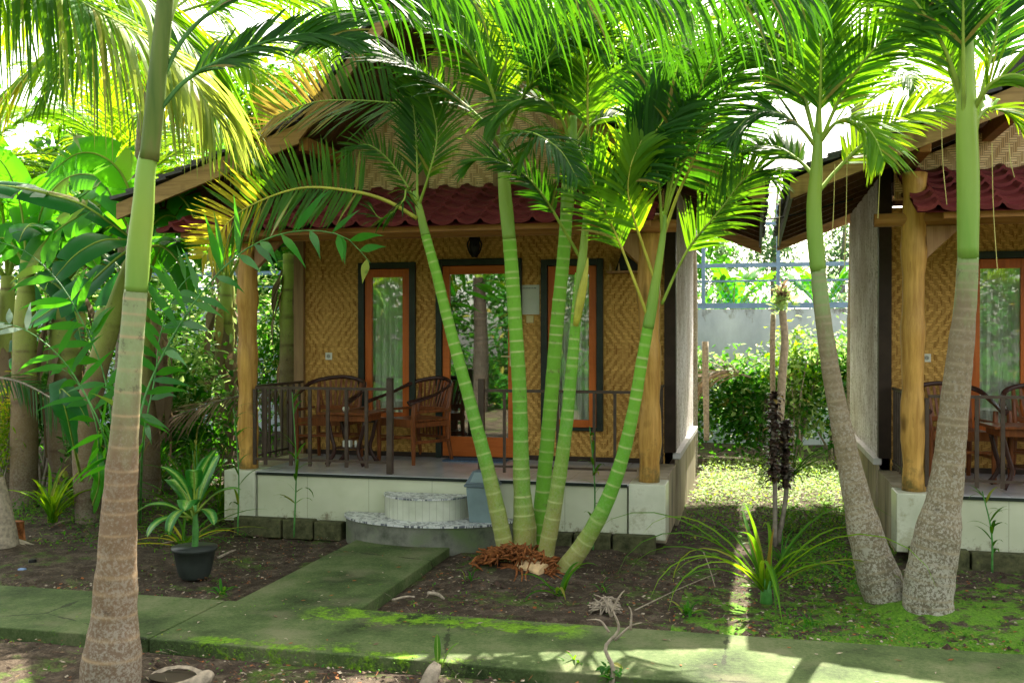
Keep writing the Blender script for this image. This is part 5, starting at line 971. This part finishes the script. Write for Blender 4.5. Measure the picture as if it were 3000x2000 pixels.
base = atz(2330, 1560); strappy('dracaena', 'narrow leaved green dracaena behind the dark cordyline column', 'plant', base+Vector((0, .8, 0)), 30, .62, .020, 9, 'leaf_palm_dark', 'leaf_palm', (5, 85), (.4, 1.5), z0=.42)
strappy('grass_tuft', 'small grassy tuft between the dracaena and the cordyline', 'grass', atz(2290, 1650), 24, .35, .012, 10, 'leaf_shrub', None, (30, 80), (1., 2.2))
# dark cordyline: two stems thick with small recurved leaves
t = thing('cordyline', 'dark bristly cordyline column in the gap between the huts', 'plant', atz(2270, 1600)); b = atz(2270, 1600); r = random.Random(5)
for k, (dx, dy, z0, z1) in enumerate(((0, 0, .55, 1.28), (.10, .1, .48, 1.02))):
    g = MB(); g.tube(spline([b+Vector((dx*.3, dy, 0)), b+Vector((dx, dy, .5)), b+Vector((dx-.02, dy, z1))], 12), [.02]*12, 8); g.build('stem', 'stem_grey', t, smooth=True)
    g = MB()
    for i in range(300):
        z = r.uniform(z0, z1+.03); az = r.uniform(0, 360); C = arc(b+Vector((dx-.01, dy, z)), az, r.uniform(0, 50), r.uniform(.08, .13), r.uniform(1.5, 3), 4); rows = []
        for j, q in enumerate(C): s = Vector((-math.sin(rad(az)), math.cos(rad(az)), 0)); w_ = (.013, .022, .020, .013, .001)[j]; rows.append((q-s*w_, q+s*w_))
        g.strip(rows)
    g.build('leaves', 'leaf_croton', t)
# tall grass-like weeds before the platform
for i, (px, py, h, L_, lb) in enumerate(((825, 1515, 1.15, .32, 'thin weed stem rising before the railing, left of the tall one'), (982, 1520, 1.30, .36, 'tallest jointed weed stem before the balusters of the whole hut'), (700, 1510, .8, .25, 'weed stem at the left pillar plinth'), (650, 1530, .75, .3, 'bushy weed stem beside the left plinth'), (1650, 1560, .8, .22, 'weed stem seen between the leaning palm stems'), (1772, 1570, 1.05, .25, 'weed stem against the white platform right of the palm clump'), (2840, 1610, .62, .2, 'leafy weed against the cropped hut platform, right of the grey trunks'))):
    b = atz(px, py); b.y = min(b.y, 8.32); t = thing('bamboo_weed', lb, 'weed', b, 0, 'thin weed stems along the platforms'); r = random.Random(60+i); top = b+Vector((r.uniform(-.08, .05), 0, h)); C = spline([b, b.lerp(top, .5)+Vector((.03, 0, 0)), top], 14)
    g = MB(); g.tube(C, [.009-.0004*k for k in range(14)], 6); g.build('stem', 'stem_green', t, smooth=True)
    g = MB()
    for k in range(16):
        p = C[r.randrange(3, 14)]; az = r.uniform(0, 360); A = arc(p, az, r.uniform(20, 70), L_*r.uniform(.5, 1.1), r.uniform(1.2, 2.8), 6); s = Vector((-math.sin(rad(az)), math.cos(rad(az)), 0)); g.strip([(q-s*w_, q+s*w_) for q, w_ in zip(A, (.004, .011, .013, .012, .009, .005, .0008))])
    g.build('leaves', 'leaf_palm', t)
# small sprouts
def sprout(label, px, py, n, L, w_, seed, mat='leaf_palm', y=None, el=(30, 80), bend=(1., 2.4)): return strappy('sprout', label, 'sprout', atz(px, py), n, L, w_, seed, mat, None, el, bend)
sprout('fresh palm sprout with four arching blades right of the root mass', 1640, 1745, 7, .42, .032, 21)
sprout('tiny green sprout left of the root mass', 1370, 1700, 7, .14, .012, 22, 'leaf_shrub')
sprout('small weed on the soil behind the root sprout', 1770, 1735, 8, .16, .008, 23, 'leaf_shrub')
sprout('little weed on the soil left of the long leaved dracaena', 2010, 1800, 12, .16, .022, 24, 'leaf_shrub')
sprout('small paired sprouts in front of the pot by the branch path', 650, 1740, 10, .13, .022, 25, 'leaf_shrub')
sprout('clump of little weeds on the near edge of the path', 1690, 1960, 16, .12, .016, 26, 'leaf_palm')
sprout('small sprouts on the soil right of the long leaved dracaena', 2370, 1830, 10, .12, .02, 27, 'leaf_shrub')
# near seedling, twigs, cut branch, husk pieces
t = thing('dead_seedling', 'dry twisted brown seedling at the near edge of the path', 'twig', atz(1790, 2010)); b = atz(1790, 2010); g = MB()
g.tube(spline([b, b+Vector((.01, 0, .10)), b+Vector((-.03, 0, .20)), b+Vector((.04, .01, .30)), b+Vector((-.02, 0, .44))], 16), [.015-.0008*k for k in range(16)], 8, wob=.12)
for a, c in (((.02, 0, .24), (.16, 0, .34)), ((-.01, 0, .28), (-.13, .02, .33)), ((0, 0, .38), (.07, 0, .50)), ((0, 0, .36), (-.09, 0, .47)), ((.1, 0, .3), (.09, .0, .42))): g.tube(spline([b+Vector(a), b+(Vector(a)+Vector(c))*.5+Vector((.01, 0, .03)), b+Vector(c)], 7), [.007, .0065, .006, .005, .004, .003, .002], 6)
g.build('stem', 'stick', t, smooth=True); g = MB(); leafy(g, b+Vector((0, 0, .06)), .08, .05, .07, 40, .05, random.Random(1), asp=.5); g.build('leaves', 'leaf_shrub', t)
t = thing('cut_branch', 'pale cut branch with two green leaves in the near foreground', 'branch', atz(1225, 2040)); b = atz(1215, 2080); tpp = b+Vector((.10, .05, .22)); g = MB(); g.tube(spline([b, b+Vector((.06, .02, .13)), tpp], 10), [.05, .048, .046, .043, .042, .04, .042, .04, .034, .02], 12, wob=.1); g.build('branch', 'stick', t, smooth=True)
bigleaf(t, arc(tpp, 110, 70, .14, .5), .022, 'leaf_palm', 0, 301, 'petiole', .1, .2, rr=.004, name='leaf'); bigleaf(t, arc(tpp+Vector((.02, 0, -.02)), 20, 72, .15, 1.0), .022, 'leaf_palm', 0, 302, 'petiole', .1, .2, rr=.004, name='leaf')
t = thing('coconut_husk', 'open weathered coconut husk on the soil right of the foreground palm', 'husk', atz(520, 2000)); b = atz(515, 2000); g = MB()
for k in range(8):
    q0 = k*math.pi/7; g.strip([[b+Vector((math.cos(q)*.13, math.sin(q)*.07, .01+.045*math.sin(q)))*1 for q in (q0, q0+.45)], [b+Vector((math.cos(q)*.17, math.sin(q)*.09, .05*abs(math.sin(q))+.015)) for q in (q0, q0+.45)]])
g.tube(spline([b+Vector((-.14, 0, 0)), b+Vector((0, -.10, .01)), b+Vector((.15, -.03, .03)), b+Vector((.19, .03, .06))], 12), [.01, .014, .018, .02, .022, .022, .024, .026, .03, .034, .036, .02], 9, wob=.15)
g.build('shell', 'stick', t, smooth=True); g = MB(); g.tube([b+Vector((0, 0, -.005)), b+Vector((0, 0, .034))], [.13, .15], 16, flat=.6); g.build('inside_shade', 'dark_wood', t)  # dark disc painted in place of the shade inside the open husk
t = thing('root_ball', 'small tangled grey root ball on the soil above the dry seedling', 'roots', atz(1775, 1800)); g = MB(); b = atz(1775, 1800); r = random.Random(8)
for k in range(26):
    q = r.uniform(0, 6.28); a = b+Vector((math.cos(q)*.10, math.sin(q)*.07, r.uniform(0, .10))); g.tube(spline([a, b+Vector((r.uniform(-.05, .05), r.uniform(-.04, .04), r.uniform(.05, .12))), b+Vector((math.cos(q+2)*.11, math.sin(q+2)*.08, r.uniform(0, .08)))], 8), .005, 5)
g.build('root_tangle', 'stick', t, smooth=True)
for i, (a, c, rr_, lb) in enumerate((((1860, 1795), (2100, 1690), .0045, 'thin grey fallen branch lying left of the long leaved dracaena'), ((2060, 1620), (2095, 1730), .006, 'thin bare twig on the soil left of the sunlit streak'), ((1150, 1765), (1215, 1760), .010, 'short dark stick lying on the soil near the path corner'), ((1255, 1745), (1300, 1765), .016, 'stubby pale stick left of the root mass'), ((640, 1640), (690, 1620), .012, 'small bleached wood scrap behind the pot'), ((470, 1600), (545, 1590), .008, 'yellowed fallen leaf blade beside the foreground palm'))):
    A = atz(*a)+Vector((0, 0, .02)); Bq = atz(*c)+Vector((0, 0, .03)); g = MB(); g.tube(spline([A, A.lerp(Bq, .5)+Vector((0, .03, .004)), Bq], 9), [rr_*(1-.06*k) for k in range(9)], 6, wob=.1); tag(g.build('fallen_stick', 'stick', smooth=True), lb, 'stick')
g = MB(); b = atz(65, 1675); g.box(b.x-.03, b.x+.03, b.y-.02, b.y+.02, 0, .03); 
o = g.build('plastic_scrap', 'steel_blue', bevel=.01); tag(o, 'tiny blue plastic scrap on the soil at the left', 'litter')
g = MB(); b = atz(95, 1655); g.tube([b, b+Vector((0, 0, .05))], [.035, .03], 9, wob=.1); tag(g.build('dark_clod', 'black', bevel=.006), 'small black lump on the soil beside the blue scrap', 'litter')

# ================================================================ GAP: HEDGE, POSTS, TREES BEYOND THE WALL
hd = [(-2.4, 15.6, .9, .6, 1.75, 'dense green hedge bush at the left side of the gap'), (-1.2, 15.4, .8, .5, 1.5, 'green hedge bush in the middle left of the gap'), (.0, 15.2, .8, .5, 1.5, 'green hedge bush behind the cordyline in the gap'), (1.15, 15.2, .8, .5, 1.7, 'pale topped hedge bush at the right of the gap'), (-2.0, 16.6, .9, .4, 2.0, 'taller bush at the foot of the stained wall, left in the gap'), (1.9, 16.4, .9, .4, 1.9, 'taller bush behind the leaning grey trunk at the stained wall')]
for i, (x, y, rx, ry, h, lb) in enumerate(hd): shrub('hedge_bush', lb, 'shrub', (x, y, 0), rx, ry, h, 2600, .10, 'leaf_shrub', 110+i, 'leaf_shrub_pale' if i != 4 else None, 'hedge bushes along the back wall', clumps=26, asp=.55)
shrub('hedge_bush', 'yellow green leafy shrub rising above the hedge in the gap', 'shrub', atY(2330, 1335, 15.0), .45, .3, 1.75, 900, .12, 'leaf_shrub_pale', 120, 'leaf_palm_sun', 'hedge bushes along the back wall', clumps=14)
def post(nm, lb, cat, pts, rs, mat, Yp):
    C = spline([atY(x, y, Yp) for x, y in pts], 14); g = MB(); g.tube(C, [rs]*14, 9, wob=.08); t = thing(nm, lb, cat, C[0]); g.build('trunk', mat, t, smooth=True); return t, C[-1]
post('wooden_stake', 'pale cut stake standing in the hedge at the left of the gap', 'stake', [(2070, 1290), (2068, 1150), (2066, 1000)], .042, 'stick', 14.3)
post('wooden_stake', 'dark thin stake left of the pruned trunk in the gap', 'stake', [(2265, 1210), (2263, 1060), (2265, 920)], .035, 'stick', 14.4)
t, tpp = post('pruned_tree', 'pruned grey trunk with a tuft of orange pink shoots above the hedge', 'tree', [(2285, 1230), (2292, 1100), (2300, 1000), (2292, 910)], .055, 'stem_grey', 14.3)
g = MB(); leafy(g, tpp+Vector((0, 0, .12)), .14, .12, .18, 130, .13, random.Random(3), 0, .35, flop=-.6); leafy(g, tpp+Vector((0, 0, .22)), .10, .1, .14, 60, .12, random.Random(4), 1, .35, flop=-.8); g.build('shoots', ['leaf_shrub_pale', 'leaf_dry'], t)
# ground cover in the gap and by the left plants
def cover(label, cells, size, mats, seed, asp=.5, name='ground_cover', cat='ground cover'):
    r = random.Random(seed); g = MB()
    for (x0, x1, y0, y1, n, h) in cells:
        for _ in range(n):
            p = Vector((r.uniform(x0, x1), r.uniform(y0, y1), 0)); 
            if r.random() < .35: p += Vector((r.gauss(0, .06), r.gauss(0, .06), 0))
            p.z = r.random()**2*h; d = Vector((r.gauss(0, 1), r.gauss(0, 1), r.uniform(.1, 1.2))).normalized(); s = d.cross(Vector((0, 0, 1))).normalized(); l = size*r.uniform(.5, 1.3); w_ = l*asp/2
            g.add([p, p+d*l*.4+s*w_, p+d*l-Vector((0, 0, l*.2)), p+d*l*.4-s*w_], [(0, 1, 2, 3)], r.randrange(len(mats)))
    o = g.build(name, mats); return tag(o, label, cat, kind='stuff')
cover('low green ground cover in the gap behind the huts, sun glare in its pale colour', [(-.68, 1.05, 11.0, 14.8, 8000, .12)], .045, ['leaf_shrub_pale', 'leaf_palm_sun', 'leaf_shrub_pale'], 1)  # pale leaf mix puts the brightness of the sunlit ground into colour
cover('green mossy weeds along both hut side walls in the gap', [(-.68, -.1, 8.8, 11, 900, .10), (.25, 1.05, 7.4, 11, 5200, .04), (-.1, .35, 9.6, 11, 500, .05)], .04, ['leaf_shrub', 'leaf_moss', 'leaf_moss'], 11)
cover('low weeds and moss between the plants left of the hut', [(-7.5, -4.8, 8.2, 10.5, 3500, .12), (-9.5, -7, 8.0, 10.0, 1400, .12), (-6.2, -4.4, 7.2, 8.3, 500, .03)], .055, ['leaf_shrub', 'leaf_moss', 'leaf_palm'], 2, .3)
cover('patchy moss and seedlings on the soil before the cropped hut', [(.1, 3.2, 6.1, 7.1, 4200, .015), (1.3, 3.2, 7.0, 8.2, 500, .02), (-.7, .3, 6.1, 8.5, 420, .02)], .028, ['leaf_moss', 'leaf_shrub'], 3, .5)
cover('scattered moss tufts and tiny weeds on the bare soil', [(-6, -3.6, 6.1, 8.2, 420, .015), (-2.3, -.8, 6.1, 8.2, 300, .02), (-4.6, .5, 3.9, 5.1, 900, .02), (-6.2, -4.2, 4.0, 5.1, 300, .02)], .026, ['leaf_moss', 'leaf_shrub'], 4, .45)
cover('raised moss along the edges of the concrete path', [(-3.3, -1.0, 5.86, 6.04, 1500, .055), (-3.4, -1.3, 5.17, 5.26, 900, .055), (-2.9, -2.5, 6.1, 7.6, 120, .055)], .016, ['leaf_moss'], 5, .6, 'moss', 'moss')
r = random.Random(41); g = MB()
for (x0, x1, y0, y1, n) in ((-6.5, -3.5, 6.1, 8.3, 420), (-2.3, 2.8, 6.1, 8.3, 800), (-6, 2, 3.7, 5.1, 900)):
    for _ in range(n):
        q = r.uniform(.006, .02)*(2.0 if r.random() < .06 else 1); p = Vector((r.uniform(x0, x1), r.uniform(y0, y1), q*.3)); o6 = [p+Vector(v)*q*r.uniform(.6, 1.3) for v in ((1, 0, 0), (0, 1, 0), (-1, 0, 0), (0, -1, 0), (0, 0, .8))]
        g.add(o6, [(0, 1, 4), (1, 2, 4), (2, 3, 4), (3, 0, 4)])
tag(g.build('soil_clods', ['clod']), 'small clods and pebbles scattered on the bare soil', 'clods', kind='stuff')
# leaf litter: chips, dry grass threads
r = random.Random(12); g = MB()
for (x0, x1, y0, y1, n) in ((-6.5, -3.45, 6.06, 8.3, 1500), (-2.4, 2.8, 6.06, 8.3, 3200), (-6, 2, 3.7, 5.1, 4200), (-6, 3, 5.2, 6.0, 0)):
    for _ in range(n):
        p = Vector((r.uniform(x0, x1), r.uniform(y0, y1), r.uniform(.004, .02))); a = r.uniform(0, 6.28); k = r.random(); l = r.uniform(.01, .035) if k < .6 else r.uniform(.03, .10); w_ = l*r.uniform(.2, .5) if k < .6 else .0015
        d = Vector((math.cos(a), math.sin(a), r.uniform(-.15, .35))); s = Vector((-math.sin(a), math.cos(a), r.uniform(-.3, .3))); g.add([p, p+d*l*.5+s*w_, p+d*l, p+d*l*.5-s*w_], [(0, 1, 2, 3)], r.randrange(3))
for _ in range(150):
    x, y = (r.uniform(-6, 3), r.uniform(5.2, 6.0)) if r.random() < .7 else (r.uniform(-3.3, -2.5), r.uniform(6.1, 7.9)); p = Vector((x, y, .054)); a = r.uniform(0, 6.28); l = r.uniform(.01, .05); d = Vector((math.cos(a), math.sin(a), .1)); q = Vector((-math.sin(a), math.cos(a), .1)); g.add([p, p+d*l*.5+q*l*.2, p+d*l, p+d*l*.5-q*l*.2], [(0, 1, 2, 3)], r.randrange(3))
tag(g.build('leaf_litter', ['leaf_dry', 'stick', 'husk']), 'dry leaf chips and grass threads scattered over the soil', 'litter', kind='stuff')
# beyond the wall
for i, (x, y, h, lb) in enumerate(((-13.5, 18.6, 6.8, 'tall leafy tree beyond the wall at the far left'), (-9.5, 19.5, 7.6, 'tall leafy tree beyond the wall behind the banana plants'), (-6.0, 19.5, 7.2, 'leafy tree beyond the wall behind the left slope of the whole hut'), (-2.6, 20.5, 7.8, 'leafy tree beyond the wall behind the ridge of the whole hut'))):
    t = thing('broadleaf_tree', lb, 'tree', (x, y, 0)); r = random.Random(540+i); g = MB(); g.tube(spline([(x, y, 0), (x+.1, y, h*.3), (x-.05, y, h*.6)], 10), [.2-.012*k for k in range(10)], 10, wob=.08); twigs(g, (x, y, h*.45), (x, y, h*.65), 1.8, 1.4, h*.3, 12, .05, r); g.build('trunk', 'stem_grey', t, smooth=True)
    g = MB(); leafy(g, (x, y, h*.62), 2.1, 1.4, h*.38, 9000, .27, r, 0, .5, clumps=40); leafy(g, (x, y, h*.7), 2.0, 1.4, h*.3, 1200, .26, r, 1, .5, clumps=20); g.build('crown', ['leaf_shrub', 'leaf_palm_sun'], t)
backpalm('distant palm left of the middle in the view over the wall', (-2.2, 27, 0), 4.4, 0, 12, 131, 2.0, .6, 'leaf_haze')
for i, (x, y, h, lb) in enumerate(((-1.0, 30, 5.6, 'distant blue green tree left over the wall'), (.5, 29, 6.2, 'distant twin topped tree in the middle over the wall'), (2.4, 30, 5.9, 'distant tree right over the wall by the grey trunk'), (-3.4, 30, 5.2, 'distant tree mostly behind the whole hut eave'), (3.8, 29, 5.4, 'distant tree beside the cropped hut wall edge'))):
    t = thing('far_tree', lb, 'tree', (x, y, 0)); r = random.Random(140+i); g = MB(); g.tube([(x, y, 0), (x, y, h*.6), (x+.1, y, h*.95)], [.12, .09, .03], 8); g.build('trunk', 'stem_grey', t, smooth=True)
    g = MB(); leafy(g, (x, y, h*.70), .9, .7, h*.27, 1300, .20, r, 0, .3, clumps=16); g.build('crown', 'leaf_haze', t)
for i, (x, lb) in enumerate(((-1.9, 'banana plant beyond the wall at the left of the gap'), (-.4, 'banana plant beyond the wall in the middle of the gap'), (1.3, 'banana plant beyond the wall right of the steel post'), (2.9, 'banana plant beyond the wall near the cropped hut wall'))):
    r = random.Random(i); banana(lb, (x, 21+i*.3, 0), 2.2, [(r.uniform(0, 360), r.uniform(55, 80), 1.5, .26, bl, r.uniform(.8, 1.6)) for _ in range(7)], 50+i, .12, 'banana plants beyond the garden wall', False)
r = random.Random(77); g = MB()
for k in range(14): leafy(g, (-18+k*2, 24+r.uniform(-1, 1), 1.6), 1.6, 1.2, 1.8, 1500, .24, r, k % 2, .4, clumps=14)
tag(g.build('far_thicket', ['leaf_haze', 'leaf_shrub']), 'thicket of shrubs and weeds beyond the garden wall', 'thicket', kind='stuff')

# ================================================================ GARDEN BEHIND THE CAMERA (seen mirrored in the glass)
t = thing('coconut_palm', 'coconut palm of the garden opposite, mirrored in the glass door', 'palm', (-6.4, -3.2, 0))
ringed(t, [(-6.4, -3.2, 0), (-6.35, -3.2, 1.5), (-6.4, -3.2, 3.2)], [.20, .16, .15], 'trunk_dark', .12, step=.03, n=14)
r = random.Random(3)
for k in range(14): frond(t, arc((-6.4, -3.2, 3.15), 360*k/14+r.uniform(-10, 10), r.uniform(-10, 70), 2.2, r.uniform(1.2, 2.2)), .65, 40, .04, 1.1, .1, 'leaf_palm' if k % 2 else 'leaf_palm_sun', seed=400+k, rr=.02)
backpalm('second palm of the garden opposite, mirrored in the right window', (-1.0, -6.5, 0), 3.4, 0, 12, 161, 2.2, .6)
backpalm('third palm of the garden opposite, mirrored in the cropped hut door', (4.8, -5.2, 0), 2.8, 0, 12, 162, 2.2, .6)
backpalm('fourth palm of the garden opposite, mirrored in the left window', (-10.5, -6.2, 0), 3.0, 0, 12, 163, 2.2, .6)
r = random.Random(99); g = MB()
for k in range(34): leafy(g, (-26+k*1.3, -8.5-(k % 3)*1.2, 1.7+(k % 3)*.9), 1.3, .9, 1.9+r.random(), 900, .30, r, k % 2, .4, clumps=14)
for k in range(34): leafy(g, (-22+k*1.0, -4.4, .5), .9, .5, .65, 500, .20, r, 0, .4, clumps=12)
for k in range(30): leafy(g, (-24+k*1.4, -6.8, .8), 1.1, .6, .9, 700, .22, r, 0, .4, clumps=12)
tag(g.build('opposite_thicket', ['leaf_shrub', 'leaf_palm_dark']), 'thick shrubs of the garden opposite the huts', 'thicket', kind='stuff')
